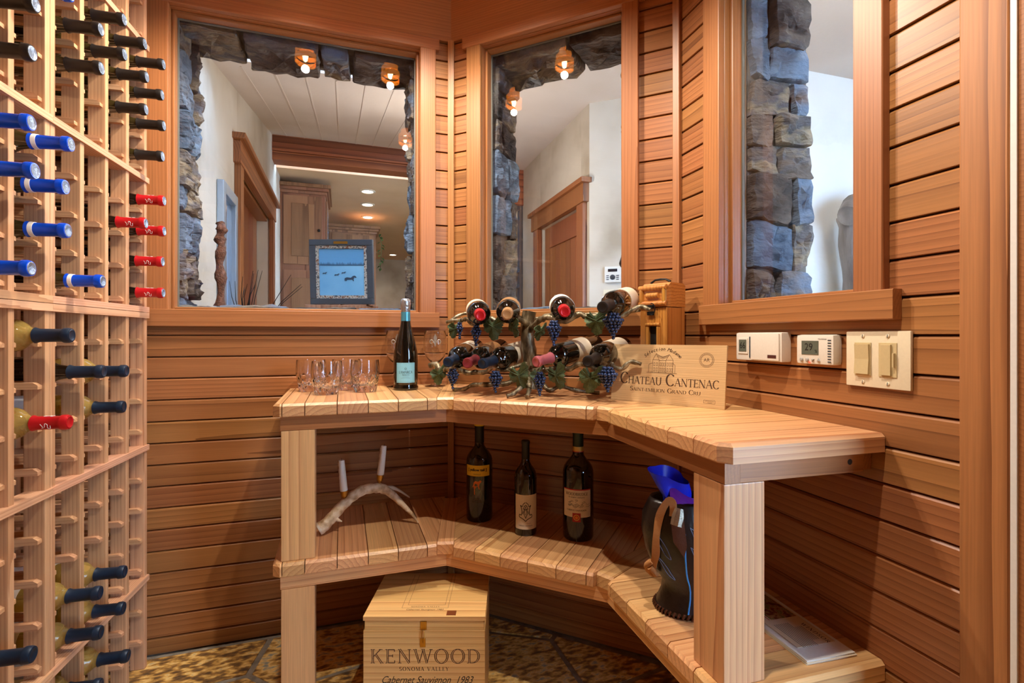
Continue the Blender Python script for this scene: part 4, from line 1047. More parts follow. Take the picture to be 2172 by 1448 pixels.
# ---------------------------------------------------------------- bottles
def prof_bordeaux(R=.037, h=.30, nr=.0142):
    return [(0, .004), (R * .55, .002), (R * .9, 0), (R, .006), (R, h * .625), (R * .985, h * .648), (R * .92, h * .675), (R * .78, h * .702), (R * .60, h * .724), (nr * 1.18, h * .752), (nr, h * .80), (nr * .98, h * .95), (nr * 1.12, h * .955), (nr * 1.12, h * .985), (nr, h), (0, h)]
def prof_burgundy(R=.0395, h=.30, nr=.0142):
    return [(0, .004), (R * .9, 0), (R, .006), (R, h * .48), (R * .97, h * .53), (R * .84, h * .585), (R * .66, h * .635), (R * .49, h * .68), (nr * 1.18, h * .73), (nr, h * .775), (nr * .98, h * .95), (nr * 1.12, h * .955), (nr * 1.12, h * .985), (nr, h), (0, h)]
BM = {}
def bottle(label, group, wM, kind, foil, glass, band=False, red=False, lab=None, end=None, h=.30, R=None, foil_from=.76, name='wine_bottle'):
    """bottle along local +z, base at the origin"""
    t = thing(name, label, 'bottle', wM, group)
    R = R or (.037 if kind == 'b' else .0395)
    P = prof_bordeaux(R, h) if kind == 'b' else prof_burgundy(R, h)
    kk = (kind, glass.name, h, R)
    if kk not in BM: BM[kk] = MB().lathe(P, 32).mesh('glass_body', glass, 45)
    link('glass_body', BM[kk], t)
    nr = .0142 if R < .045 else R * .32
    kf = (foil.name, h, R, kind, foil_from)
    if kf not in BM:
        z = [h * f for f in (foil_from, max(.78, foil_from + .03), .945, .955, .962, .99, 1.0)]
        r0 = nr * 1.2 if foil_from < .79 else nr
        BM[kf] = MB().lathe([(r0 + .0004, z[0]), (r0 + .0012, z[0] + .0005), (nr + .0012, max(z[1], z[0] + .004)), (nr + .0008, z[2]), (nr * 1.12 + .0012, z[3]), (nr * 1.12 + .0016, z[4]), (nr * 1.12 + .0014, z[5]), (nr * 1.12 - .0003, z[6] + .0010), (0, z[6] + .0012)], 28).mesh('capsule', foil, 45)
    cp = link('capsule', BM[kf], t)
    ke = ('end', (end or f_end).name, nr, h)
    if ke not in BM: BM[ke] = MB().lathe([(nr * .98, h + .0011), (nr * .98, h + .0017), (nr * .86, h + .0022), (nr * .80, h + .0016), (0, h + .0018)], 24).mesh('capsule_end', end or f_end, 45)
    if end is not False: link('capsule_end', BM[ke], cp)
    if band:
        kb = ('band', h, R, foil_from)
        if kb not in BM: BM[kb] = MB().lathe([(nr + .0012, h * .768), (nr * 1.04 + .0022, h * .769), (nr + .0022, h * .798), (nr + .0008, h * .799)], 28).mesh('foil_band', wht, 45)
        link('foil_band', BM[kb], cp)
    if red:
        for k, a in enumerate((0.3, 2.4, 4.5)):
            key = ('script', k)
            if key not in BM:
                s_ = MB()
                rr = nr + .0015
                path = [(-.004, .842), (.003, .855), (.007, .845), (.004, .865), (-.005, .872), (-.002, .888), (.006, .884), (.008, .9), (.0, .905)]
                s_.tube([(rr * math.cos(a + x / rr), rr * math.sin(a + x / rr), h * z) for x, z in smooth_path([(q[0], q[1], 0) for q in path], 3) for x, z in [(x, z)]] if False else [(rr * math.cos(a + p.x / rr), rr * math.sin(a + p.x / rr), h * p.y) for p in smooth_path([(q[0], q[1], 0) for q in path], 3)], .0006, 4)
                BM[key] = s_.mesh('foil_script', wht)
            link('foil_script', BM[key], cp)
    if lab:
        c, z0, z1 = lab
        kl = ('lab', c.name, R, z0, z1)
        if kl not in BM: BM[kl] = MB().lathe([(R, z0 * h), (R + .0006, z0 * h + .0002), (R + .0006, z1 * h - .0002), (R, z1 * h)], 40).mesh('label_paper', c, 45)
        link('label_paper', BM[kl], t)
    return t
ORD = ['top', 'second', 'third', 'fourth', 'fifth', 'sixth', 'seventh', 'eighth', 'ninth', 'tenth', 'eleventh', 'twelfth']
COLN = ['first', 'second', 'third', 'fourth', 'fifth', 'sixth', 'seventh']
rackb = {0: [(1.988, 'k'), (1.887, 'k'), (1.787, 'k'), (1.684, 'k'), (1.565, 'r'), (1.464, 'r'), (1.364, 'r'), (1.262, 'r')],
         1: [(1.999, 'k'), (1.896, 'k'), (1.797, 'k'), (1.471, 'r')],
         2: [(2.004, 'k'), (1.90, 'k'), (1.020, 'n'), (.916, 'n'), (.479, 'n'), (.376, 'n'), (.2455, 'n'), (.145, 'n')],
         3: [(1.902, 'k'), (1.80, 'k'), (1.26, 'u'), (1.004, 'd'), (.472, 'n'), (.368, 'n'), (.243, 'n')],
         4: [(1.893, 'u'), (1.5825, 'u'), (1.472, 'u'), (1.370, 'u'), (1.1145, 'n'), (.906, 'w')],
         5: [(1.799, 'k'), (1.698, 'k'), (1.578, 'u'), (1.473, 'u'), (1.2595, 'u'), (.464, 'n')]}
o, d, n = FR['K']
for c, lst in rackb.items():
    cnt = {}
    for z, kd in lst:
        zr = min(ROWS, key=lambda q: abs(q - z))
        j = (random.random() - .5) * .006
        # bottles lie bases in, necks out towards the room, on the cleats
        M = basis(wp('K', COL[c] + j, -.205, zr), UP, UP.cross(n).normalized() * -1 if False else n.cross(UP), n)
        M = basis(wp('K', COL[c] + j, -.232 + random.random() * .010, zr + (-.0056 if kd in 'nw' else .0014)), d, n.cross(d), n)
        i = cnt.get(kd, 0); cnt[kd] = i + 1
        foiln = {'k': 'black-foiled dark', 'r': 'red-foiled dark', 'n': 'navy-capped white', 'u': 'blue-foiled dark', 'd': 'navy-capped red', 'w': 'red-foiled white'}[kd]
        lb = '%s wine bottle, %s of its kind in the %s rack column from the wall' % (foiln, ORD[i], COLN[c])
        grp = 'bottles lying in the wine racks'
        if kd == 'k': bottle(lb, grp, M, 'g', f_black, oglass, foil_from=.755)
        elif kd == 'r': bottle(lb, grp, M, 'g', f_red, dglass, red=True, foil_from=.755)
        elif kd == 'u': bottle(lb, grp, M, 'g', f_blue, oglass, band=True, foil_from=.745)
        elif kd == 'n': bottle(lb, grp, M, 'b', f_navy, gglass, end=f_navy, lab=(wht, .12, .46), foil_from=.77)
        elif kd == 'd': bottle(lb, grp, M, 'g', f_navy, dglass, end=f_navy, foil_from=.755)
        elif kd == 'w': bottle(lb, grp, M, 'b', f_red, gglass, red=True, end=f_red, lab=(wht, .12, .46), foil_from=.77)

# ================================================================ LAMPS (pendants above the frame, seen only as reflections)
def pendant(label, p, power, group='amber glass pendants over the cellar'):
    t = thing('pendant_lamp', label, 'lamp', T(p), group)
    prof = [(.020, .062), (.030, .050), (.036, .030), (.044, .008), (.046, -.012), (.040, -.030)]
    obj('cord', MB().tube([(0, 0, .07), (0, 0, CEIL - p[2] - .02)], .003, 6), iron, t)
    obj('canopy', MB().lathe([(0, CEIL - p[2] - .002), (.05, CEIL - p[2] - .002), (.05, CEIL - p[2] - .015), (.02, CEIL - p[2] - .03), (0, CEIL - p[2] - .03)], 24), bronze, t, smooth=40)
    # spiral ribbon shade
    mb = MB(); vs = []; fs = []; n = 90
    for i in range(n + 1):
        a = i / n * 3.0 * 2 * PI; f = i / n
        r = .016 + .030 * math.sin(min(1, f * 1.15) * PI * .62); z = .066 - .10 * f
        for dr, dz in ((0, .012), (.003, .012), (.003, -.012), (0, -.012)):
            vs.append(((r + dr) * math.cos(a), (r + dr) * math.sin(a), z + dz))
    for i in range(n):
        for k in range(4): fs.append((i * 4 + k, i * 4 + (k + 1) % 4, i * 4 + 4 + (k + 1) % 4, i * 4 + 4 + k))
    obj('spiral_shade', mb.add(vs, fs), amber, t, smooth=50)
    obj('bulb', MB().lathe([(0, .03), (.010, .022), (.014, .0), (.010, -.022), (0, -.030)], 16), bulb_m, t, smooth='all')
    ld = bpy.data.lights.new('pendant_light', 'SPOT'); ld.energy = power; ld.color = (1.0, .89, .75)
    ld.spot_size = math.radians(152); ld.spot_blend = .5; ld.shadow_soft_size = .018
    l = bpy.data.objects.new('pendant_light', ld); C.objects.link(l); l.parent = t; l.location = (0, 0, -.062)
    return t
pendant('amber spiral glass pendant hanging nearer the corner window', (.24, 1.50, 2.50), 42)
pendant('amber spiral glass pendant hanging in front of the first window', (-.17, 1.62, 2.46), 36)
pendant('amber spiral glass pendant hanging near the middle of the cellar', (.42, .62, 2.50), 54)

# ================================================================ ON THE COUNTER
ZC = ZT + 0.0005
# ---- cut crystal tumblers
def tumbler_mesh():
    seg, hh = 108, .102
    def outer(z):
        f = z / hh
        return .0345 + .0125 * math.sin(min(1, f * 1.25) * PI / 2) - .0035 * max(0, f - .55) / .45
    vs = []; fs = []; rings = []
    nz = 26
    for i in range(nz + 1):
        z = hh * i / nz; f = i / nz
        ring = []
        for k in range(seg):
            a = 2 * PI * k / seg; r = outer(z)
            if f < .60:
                u = a * 9 / PI / 2; w_ = f / .60 * 1.6
                c1 = abs(((u + w_ * .5) % 1) - .5); c2 = abs(((u - w_ * .5) % 1) - .5)
                gv = max(0, 1 - min(c1, c2) / .16)
                fade = min(1, (.60 - f) / .12)
                r -= .0034 * gv * fade
            ring.append(len(vs)); vs.append((r * math.cos(a), r * math.sin(a), z))
        rings.append(ring)
    for q, (dz, dr) in enumerate(((.0, -.0022),)):
        ring = []
        for k in range(seg): a = 2 * PI * k / seg; r = outer(hh) + dr; ring.append(len(vs)); vs.append((r * math.cos(a), r * math.sin(a), hh))
        rings.append(ring)
    for z in (.085, .065, .045, .028, .021):
        ring = []; r = (outer(z) - .0052) * (1 if z > .03 else (.93 if z > .022 else .72))
        for k in range(seg): a = 2 * PI * k / seg; ring.append(len(vs)); vs.append((r * math.cos(a), r * math.sin(a), z))
        rings.append(ring)
    for a_, b_ in zip(rings, rings[1:]):
        for k in range(seg): fs.append((a_[k], a_[(k + 1) % seg], b_[(k + 1) % seg], b_[k]))
    vs.append((0, 0, .0195)); fs += [(rings[-1][k], rings[-1][(k + 1) % seg], len(vs) - 1) for k in range(seg)]
    vs.append((0, 0, .003)); fs += [(rings[0][(k + 1) % seg], rings[0][k], len(vs) - 1) for k in range(seg)]
    return MB().add(vs, fs).mesh('crystal_body', clear, 25)
TM = tumbler_mesh()
for (u, v, lb) in ((.478, .246, 'cut crystal tumbler by the front edge, farther from the sparkling wine'), (.353, .205, 'cut crystal tumbler beside the sparkling wine bottle'),
                   (.535, .125, 'cut crystal tumbler at the back nearest the shelf end'), (.415, .115, 'cut crystal tumbler at the back nearer the sparkling wine')):
    o = link('tumbler', TM, None, T(wp('L', u, v, ZC)) @ RZ(random.random() * 3) @ Matrix.Scale(1.1, 4))
    tag(o, lb, 'glass', 'cut crystal tumblers')
# ---- stemmed glasses with a metal fleur-de-lis
WGP = [(0, .0005), (.036, .0005), (.037, .002), (.02, .005), (.006, .010), (.0038, .02), (.0036, .06), (.0045, .075), (.009, .082), (.022, .092), (.034, .108), (.041, .128), (.0425, .150), (.040, .178), (.0368, .200),
       (.0360, .2005), (.0388, .178), (.0413, .150), (.0398, .128), (.033, .110), (.020, .095), (.008, .088), (0, .086)]
WGM = MB().lathe(WGP, 40).mesh('glass_bowl', clear, 50)
def fleur():
    mb = MB()
    def petal(pts, th=.002, z=.0):
        mb.prism(pts, -th / 2, th / 2)
    petal([(0, .030), (.0052, .018), (.0058, .010), (.0025, 0), (-.0025, 0), (-.0058, .010), (-.0052, .018)])
    for s in (-1, 1):
        path = smooth_path([(s * .002, -.006, 0), (s * .006, .002, 0), (s * .0135, .008, 0), (s * .0185, .003, 0), (s * .017, -.004, 0), (s * .013, -.005, 0)], 4)
        mb.tube(path, [.0014 + .0006 * math.sin(i / len(path) * PI) for i in range(len(path))], 6)
    mb.box((-.009, -.0025, -.0018), (.009, .0005, .0018))
    petal([(0, -.017), (.003, -.010), (.0025, -.003), (-.0025, -.003), (-.003, -.010)])
    return mb.mesh('fleur_de_lis', steel, 40)
FM = fleur()
camdir = V((-.317, -.948, 0))
for (w, u, v, lb) in (('L', .228, .072, 'stemmed wine glass with metal fleur-de-lis behind the sparkling wine bottle'), ('L', .085, .098, 'stemmed wine glass with metal fleur-de-lis beside the vine rack')):
    p = wp(w, u, v, ZC)
    t = thing('wine_glass', lb, 'glass', T(p) @ Matrix.Scale(1.08, 4)); MW[t.name] = t.matrix_local.copy()
    link('glass_bowl', WGM, t)
    fdir = V((-p.x, -p.y, 0)).normalized()
    link('fleur_de_lis', FM, t, basis(fdir * .0425 + UP * .160, UP.cross(fdir), UP))
# ---- sparkling wine
p = wp('L', .208, .178, ZC)
f2 = V((-p.x, -p.y, 0)).normalized()
t = thing('sparkling_wine_bottle', 'dark sparkling wine bottle with silver foil neck and square aqua label', 'bottle', basis(p, UP.cross(f2), -f2 * 1, None) if False else basis(p, f2.cross(UP) * -1, f2 * -1, UP))
PR = .0445
obj('glass_body', MB().lathe([(0, .006), (.03, .003), (.043, 0), (.0455, .004), (.0455, .010), (.0415, .017), (.0425, .022), (PR, .045), (PR, .105), (.043, .135), (.036, .170), (.027, .205), (.0195, .235), (.016, .262), (.0155, .29), (0, .29)], 40), dglass, t, smooth=45)
obj('neck_band', MB().lathe([(.0163, .250), (.0178, .2505), (.0168, .285), (.0163, .285)], 32), f_aqua, t, smooth=45)
obj('neck_foil', MB().lathe([(.0162, .283), (.0170, .284), (.0166, .300), (.0175, .306), (.0190, .312), (.0186, .322), (.0172, .330), (.0100, .3335), (0, .334)], 32), f_silver, t, smooth=60)
def curved_label(nm, par, R, w, z0, z1, mat, off=.0005, ang=0.0, seg=16):
    """label patch wrapped on a bottle; faces local -y"""
    mb = MB(); vs = []; fs = []
    for i in range(seg + 1):
        a = -PI / 2 + ang + (i / seg - .5) * w / R
        for z in (z0, z1):
            vs.append(((R + off) * math.cos(a), (R + off) * math.sin(a), z))
    for i in range(seg): fs.append((2 * i, 2 * i + 2, 2 * i + 3, 2 * i + 1))
    return obj(nm, mb.add(vs, fs), mat, par, smooth='all')
LBL = lambda z: Matrix(((1, 0, 0, 0), (0, 0, -1, 0), (0, 1, 0, z), (0, 0, 0, 1)))    # text plane -> upright, facing -y
lb_ = curved_label('label', t, PR, .070, .028, .100, aqua_label)
for (w_, a, b) in ((.066, .0305, .0310), (.066, .0970, .0975)): curved_label('label_border', lb_, PR, w_, a, b, frame_dark, .0008)
for s in (-1, 1): curved_label('label_border', lb_, PR, .0006, .031, .097, frame_dark, .0008, s * .033 / PR, 2)
serif('lettering', 'LAMARCA', .0092, lb_, LBL(.066), ink, sx=.86, bend=PR + .0010)
serif('lettering', 'PROSECCO', .0042, lb_, LBL(.0562), ink, sx=.95, bend=PR + .0010)
obj('crest', MB().lathe([(.0036, 0), (.0036, .0004), (.0026, .0004), (.0026, 0)], 14), ink, lb_, LBL(.0785) @ T((0, 0, PR + .0006)))
for k, wd in enumerate((.022, .034)): curved_label('print_line', lb_, PR, wd, .0485 - k * .004, .0490 - k * .004, frame_dark, .0008)

# ---- wrought vine bottle rack
vr = thing('vine_bottle_rack', 'bronze grapevine bottle rack with leaves and blue grape bunches', 'bottle rack', T(wp('M', .436, .2, ZC)))
def mp(u, v, z): return wp('M', u, v, z) - wp('M', .436, .2, ZC)
pts = [mp(.436 + .006 * math.sin(k * .7), .2 + .004 * math.cos(k), ZC + .02 + k * (1.195 - ZC - .02) / 9) for k in range(10)]
obj('trunk', MB().tube(pts, [.034, .029, .026, .0245, .0235, .0235, .023, .0235, .024, .0235], 18, jit=.10), bronze, vr, smooth=60)
BR = {'UL': [(0.439, .22, 1.15), (0.421, 0.26, 1.17), (0.398, 0.27, 1.179), (0.377, 0.28, 1.162), (0.357, 0.28, 1.160), (0.332, 0.28, 1.170), (0.311, 0.28, 1.172), (0.29, 0.28, 1.158), (0.26, 0.28, 1.152), (0.241, 0.28, 1.17), (0.217, 0.27, 1.166), (0.19, 0.26, 1.166), (0.143, 0.26, 1.161)],
      'UL2': [(0.161, 0.26, 1.162), (0.17, 0.24, 1.180), (0.195, 0.22, 1.192), (0.221, 0.22, 1.184), (0.250, 0.24, 1.162)],
      'UR': [(0.45, .22, 1.13), (0.495, 0.26, 1.160), (0.533, 0.27, 1.172), (0.566, 0.27, 1.160), (0.599, 0.27, 1.160), (0.638, 0.27, 1.180), (0.66, 0.27, 1.170), (0.694, 0.27, 1.172), (0.728, 0.27, 1.165), (0.771, 0.27, 1.171), (0.794, 0.27, 1.184), (0.823, 0.26, 1.199), (0.852, 0.26, 1.189)],
      'UR2': [(0.514, 0.26, 1.160), (0.51, 0.25, 1.175), (0.533, 0.23, 1.182), (0.56, 0.22, 1.165)],
      'LL': [(0.071, 0.26, 1.004), (0.1, 0.26, 1.010), (0.127, 0.27, 0.992), (0.186, 0.28, 1.000), (0.239, 0.28, 0.985), (0.273, 0.28, 0.988), (0.311, 0.28, 0.990), (0.341, 0.28, 1.008), (0.377, 0.27, 0.996), (0.409, 0.25, 1.010), (0.438, 0.21, 1.02)],
      'LR': [(0.44, 0.21, 0.99), (0.50, 0.25, 1.000), (0.552, 0.27, 1.005), (0.585, 0.27, 1.010), (0.606, 0.27, 1.008), (0.638, 0.27, 1.024), (0.673, 0.27, 1.020), (0.694, 0.27, 1.010), (0.725, 0.27, 1.032), (0.752, 0.27, 1.016), (0.771, 0.26, 1.014), (0.794, 0.26, 1.034), (0.826, 0.26, 1.028)],
      'BU': [(.30, .14, 1.175), (.36, .15, 1.182), (.43, .18, 1.17), (.52, .13, 1.182), (.62, .12, 1.185), (.74, .11, 1.19), (.80, .12, 1.195)],
      'BL': [(.13, .15, 1.010), (.22, .14, 1.008), (.32, .15, 1.005), (.43, .18, 1.01), (.54, .15, 1.02), (.66, .14, 1.025), (.76, .13, 1.02)],
      'FL': [(.42, .21, .985), (.38, .25, .952), (.32, .28, .948), (.26, .275, .944), (.22, .265, .928), (.17, .258, .9225)],
      'FF': [(.44, .22, .975), (.448, .28, .952), (.452, .31, .945), (.440, .335, .928), (.425, .35, .9225)],
      'FG': [(.444, .22, .99), (.468, .27, .96), (.485, .31, .94), (.492, .345, .9225)],
      'FR': [(.45, .20, .985), (.49, .21, .95), (.52, .22, .932), (.55, .20, .945), (.60, .17, .930), (.665, .14, .9225)]}
for k, pl in BR.items():
    P = smooth_path([mp(*q) for q in pl], 4); n = len(P)
    r = .0098 if k[0] in 'UL' else .0092
    if k in ('UL2', 'UR2'): r = .0066
    if k[0] == 'B': r = .0065
    obj('root' if k[0] == 'F' else 'branch', MB().tube(P, [r * (1.0 - .35 * i / n) * (1 + .14 * math.sin(i * 1.7)) for i in range(n)], 9, jit=.22), bronze, vr, smooth=60)
def leaf_mesh(seed):
    rnd = random.Random(seed); n = 40; vs = [(0, 0, 0)]; fs = []
    def R(a):
        # five lobes, notched at the stem
        b = .62 + .30 * max(0, math.cos(2.5 * (a - PI / 2))) ** 1.0 + .06 * math.cos(17 * a)
        if abs(((a + PI / 2 + PI) % (2 * PI)) - PI) < .35: b *= .45
        return b
    for ring, s in ((1, .5), (2, 1.0)):
        for k in range(n):
            a = 2 * PI * k / n; r = R(a) * s * .5
            x, y = r * math.cos(a), r * math.sin(a)
            z = -.35 * (x * x + y * y) + .05 * math.sin(5 * a) * s + .03 * noise3(x * 6 + seed, y * 6, 0)
            vs.append((x, y, z))
    for k in range(n):
        j = (k + 1) % n
        fs.append((0, 1 + k, 1 + j)); fs.append((1 + k, 1 + n + k, 1 + n + j, 1 + j))
    m = len(vs)
    vs += [(x, y, z - .03) for x, y, z in vs]
    fs += [tuple(m + i for i in q[::-1]) for q in fs]
    for k in range(n): j = (k + 1) % n; fs.append((1 + n + k, m + 1 + n + k, m + 1 + n + j, 1 + n + j))
    mb = MB().add(vs, fs)
    for a in (PI / 2, PI / 2 - 1.1, PI / 2 + 1.1, PI / 2 + 2.1, PI / 2 - 2.1):
        mb.tube([(0, 0, .012), (.22 * math.cos(a), .22 * math.sin(a), .002), (.40 * math.cos(a), .40 * math.sin(a), -.05)], [.018, .012, .005], 5)
    return mb
Mn, Md = FR['M'][2], FR['M'][1]
LV = [(0.198, 0.29, 1.138, 0.050, 1.1), (0.349, 0.30, 1.142, 0.066, .1), (0.417, 0.29, 1.142, 0.052, -.5), (0.512, 0.28, 1.128, 0.046, 1.2), (0.699, 0.30, 1.158, 0.064, .2), (0.131, 0.29, 0.978, 0.056, .9), (0.452, 0.32, 0.986, 0.066, .0), (0.575, 0.31, 0.990, 0.064, -.3), (0.685, 0.31, 0.986, 0.070, .1), (.50, .27, .985, .05, .8)]
for i, (u, v, z, s, yaw) in enumerate(LV):
    B = basis(mp(u, v, z), Md, -UP) @ Matrix.Rotation(PI, 4, 'X') if False else basis(mp(u, v, z), -Md, -UP, None)
    x = Md; y = UP; zz = x.cross(y)
    if zz.dot(Mn) < 0: x = -x; zz = x.cross(y)
    B = basis(mp(u, v, z), x, y) @ Matrix.Rotation(yaw, 4, 'Y') @ Matrix.Rotation(PI + (random.random() - .5) * .5, 4, 'Z') @ Matrix.Rotation(-.25, 4, 'X') @ Matrix.Scale(s * 1.6, 4)
    obj('vine_leaf', leaf_mesh(i), leaf_m, vr, B, smooth=50)
def grapes(u, v, z1, z0, wd):
    bm = bmesh.new(); H = z1 - z0; wd *= 1.15; rg = .0054 if wd > .04 else .0049
    pl = []
    nl = int(H / (rg * 1.35))
    rn = random.Random(int(u * 1000))
    for l in range(nl):
        f = l / max(1, nl - 1); R = wd / 2 * (math.sin(min(1, .35 + f * .9) * PI * .55) if f < .25 else (1 - (f - .25) / .75 * .85))
        R = max(0, R - rg)
        m = max(1, int(2 * PI * R / (rg * 1.9)))
        for k in range(m):
            a = 2 * PI * k / m + l * .5
            pl.append((R * math.cos(a), R * math.sin(a), -H * f + (rn.random() - .5) * .002))
        if R > rg * 1.5: pl.append((0, 0, -H * f))
    for q in pl:
        bmesh.ops.create_icosphere(bm, subdivisions=2, radius=rg * (.92 + .16 * rn.random()), matrix=T(q))
    me = bpy.data.meshes.new('grape_bunch'); bm.to_mesh(me); bm.free(); me.materials.append(grape_m)
    me.polygons.foreach_set('use_smooth', [True] * len(me.polygons))
    g = link('grape_bunch', me, vr, T(mp(u, v, z1 - rg)))
    obj('stalk', MB().tube([(0, 0, .004), (.002, -.008, .014), (.0, -.03, .018)], .0018, 6), bronze, g)
for q in ((0.234, 0.32, 1.158, 1.110, 0.026), (0.300, 0.325, 1.150, 1.088, 0.036), (0.573, 0.32, 1.160, 1.090, 0.044), (0.757, 0.32, 1.180, 1.112, 0.056), (0.21, 0.325, 1.002, 0.942, 0.040), (0.373, 0.325, 1.000, 0.936, 0.044), (0.527, 0.325, 1.000, 0.934, 0.036), (0.741, 0.32, 1.022, 0.954, 0.054)):
    grapes(*q)
# bottles resting on the vine rack
def vbottle(lb, cap, base, kind, foil, lab, end=None, z=(.14, .5)):
    a = wp('M', *base); b = wp('M', *cap); ax = (b - a).normalized()
    x = ax.cross(UP).normalized()
    return bottle(lb, 'bottles on the vine rack', basis(a, x, ax.cross(x) if x.cross(ax.cross(x)).dot(ax) > 0 else -ax.cross(x), ax), kind, foil, dglass, lab=(lab, z[0], z[1]) if lab else None, end=end or foil, foil_from=.775, R=.0392, h=.305)
vbottle('upper red-capped bottle on the vine rack nearest the back wall', (0.372, 0.425, 1.175), (0.216, 0.172, 1.208), 'b', f_red, paper)
vbottle('upper tan-capped bottle on the vine rack beside the trunk', (0.450, 0.398, 1.178), (0.328, 0.128, 1.215), 'b', f_tan, f_tan, z=(.1, .56))
vbottle('upper red-capped bottle on the vine rack with bright label', (0.626, 0.372, 1.184), (0.512, 0.100, 1.222), 'b', f_red, wht, z=(.2, .55))
vbottle('upper black-capped bottle on the vine rack with cream label', (0.742, 0.375, 1.194), (0.752, 0.080, 1.238), 'b', f_black, paper, z=(.12, .42))
vbottle('lower navy-capped bottle on the vine rack beside the wine glass', (0.222, 0.372, 1.026), (0.160, 0.082, 1.062), 'b', f_navy, paper, z=(.2, .42))
vbottle('lower plum-capped bottle between the two navy-capped bottles', (0.292, 0.366, 1.024), (0.262, 0.070, 1.062), 'b', f_plum, f_tan, z=(.25, .5))
vbottle('lower navy-capped bottle on the vine rack beside the trunk', (0.352, 0.372, 1.024), (0.378, 0.076, 1.060), 'b', f_navy, paper, z=(.12, .46))
vbottle('lower rose-capped bottle lying long beside the vine trunk', (0.535, 0.365, 1.034), (0.636, 0.086, 1.080), 'b', f_pink, paper, z=(.24, .46))
vbottle('lower black-capped bottle on the vine rack behind the wooden sign', (0.694, 0.360, 1.038), (0.722, 0.064, 1.072), 'b', f_black, paper, z=(.12, .46))

# ---- wooden wine-box panel standing as a sign
bl, br_ = wp('R', .062, .285, ZC), wp('R', .345, .088, ZC)
bl = V((0.792, 1.394, ZC)); br_ = V((0.968, 1.101, ZC))
x = (br_ - bl); SW = x.length; x.normalize(); SH = .172
yv = V((0, 0, 1)); nrm = x.cross(yv); lean = math.radians(7)
yv = (UP * math.cos(lean) - nrm * math.sin(lean)).normalized()
sg = thing('wine_box_panel', 'pale wooden wine box panel printed Chateau Cantenac, leaning on the counter', 'sign', basis(bl + nrm * 0.004, x, yv))
obj('panel', MB().cbox((0, 0, -.009), (SW, SH, 0), .0008), oak_panel, sg)
e_ = .0002
def stext(s, size, x_, y_, sx=1, **k): return text('lettering', s, size, sg, T((x_ * SW, y_ * SH, e_)), brown_ink, sx=sx, **k)
def caps(words, x_, y_, big, small, sxs, gap):
    cx = x_
    for wd in words:
        q, wid = serif('lettering', wd[0], big, sg, T((cx, y_ + big / 2, e_)), brown_ink, sx=sxs, align='LEFT')
        cx += wid + small * .02
        q, wid = serif('lettering', wd[1:], small, sg, T((cx, y_ + small / 2, e_)), brown_ink, sx=sxs, align='LEFT')
        cx += wid + gap
    return cx
caps(['CHATEAU', 'CANTENAC'], .085 * SW, .310 * SH, .0335, .0225, .905, .012)
caps(['SAINT-EMILION', 'GRAND', 'CRU'], .185 * SW, .190 * SH, .0128, .0098, 1.17, .007)
s_ = 'Sélection Madame'
for i, ch in enumerate(s_):                       # arched line
    a = math.radians(43 - 86 * i / (len(s_) - 1)); r_ = .078
    if ch == ' ': continue
    text('lettering', ch, .0140, sg, T((.470 * SW - r_ * math.sin(a), .925 * SH - r_ + r_ * math.cos(a), e_)) @ RZ(a), brown_ink, shear=.25, bold=.0001)
def line(a, b, wd=.0008):
    a = V((a[0], a[1], 0)); b = V((b[0], b[1], 0)); d = (b - a); n_ = V((-d.y, d.x, 0)).normalized() * wd / 2
    return [a - n_, b - n_, b + n_, a + n_]
mb = MB(); ox, oy, ss = .340 * SW, .520 * SH, .0090
def hl(*pts, wd=.0010):
    for a, b in zip(pts, pts[1:]):
        q = line((ox + a[0] * ss, oy + a[1] * ss), (ox + b[0] * ss, oy + b[1] * ss), wd); mb.add([(p.x, p.y, e_) for p in q], [(0, 1, 2, 3)])
hl((-.3, 0), (10, 0), wd=.0012); hl((.4, 0), (.4, 2.6), (1.7, 3.2)); hl((1.7, 0), (1.7, 4.2), (2.8, 6.2), (3.9, 4.2), (3.9, 0)); hl((2.8, 6.2), (5.0, 5.0), (7.3, 6.0), (8.6, 4.2)); hl((3.9, 4.0), (6.2, 4.0)); hl((6.2, 0), (6.2, 4.2), (7.3, 6.0)); hl((8.6, 0), (8.6, 4.2), (6.2, 4.2)); hl((1.7, 4.2), (3.9, 4.2)); hl((8.6, 3.2), (9.3, 2.6), (9.3, 0))
for x_ in (2.1, 3.0, 4.2, 4.9, 5.6, 6.6, 7.4, 8.1):
    for y_ in (.5, 2.2): hl((x_, y_), (x_ + .4, y_), (x_ + .4, y_ + 1.1), (x_, y_ + 1.1), (x_, y_), wd=.0008)
for k in range(22): hl((3.2 + k * .17, 4.3 + .9 * abs(k - 11) / 11), (3.35 + k * .17, 5.5 - .3 * (11 - abs(k - 11)) / 11 + .2), wd=.0005)
for k in range(26): hl((1.0 + k * .31, 0), (1.0 + k * .31, .15 + .25 * random.random()), wd=.0006)
obj('house_engraving', mb, brown_ink, sg)
cx, cy = .845 * SW, .76 * SH
mb = MB()
for r_ in (.0195, .0150):
    n_ = 40
    mb.add([(cx + (r_ + s) * math.cos(2 * PI * k / n_), cy + (r_ + s) * math.sin(2 * PI * k / n_), e_) for s in (0, .0007) for k in range(n_)], [(k, (k + 1) % n_, n_ + (k + 1) % n_, n_ + k)[::-1] for k in range(n_)])
for k in range(34):
    a = 2 * PI * k / 34; q = line((cx + .0163 * math.cos(a), cy + .0163 * math.sin(a)), (cx + .0185 * math.cos(a), cy + .0185 * math.sin(a)), .0009); mb.add([(p.x, p.y, e_) for p in q], [(0, 1, 2, 3)])
obj('round_stamp', mb, brown_ink, sg)
text('lettering', 'AR', .013, sg, T((cx, cy, e_)), brown_ink)
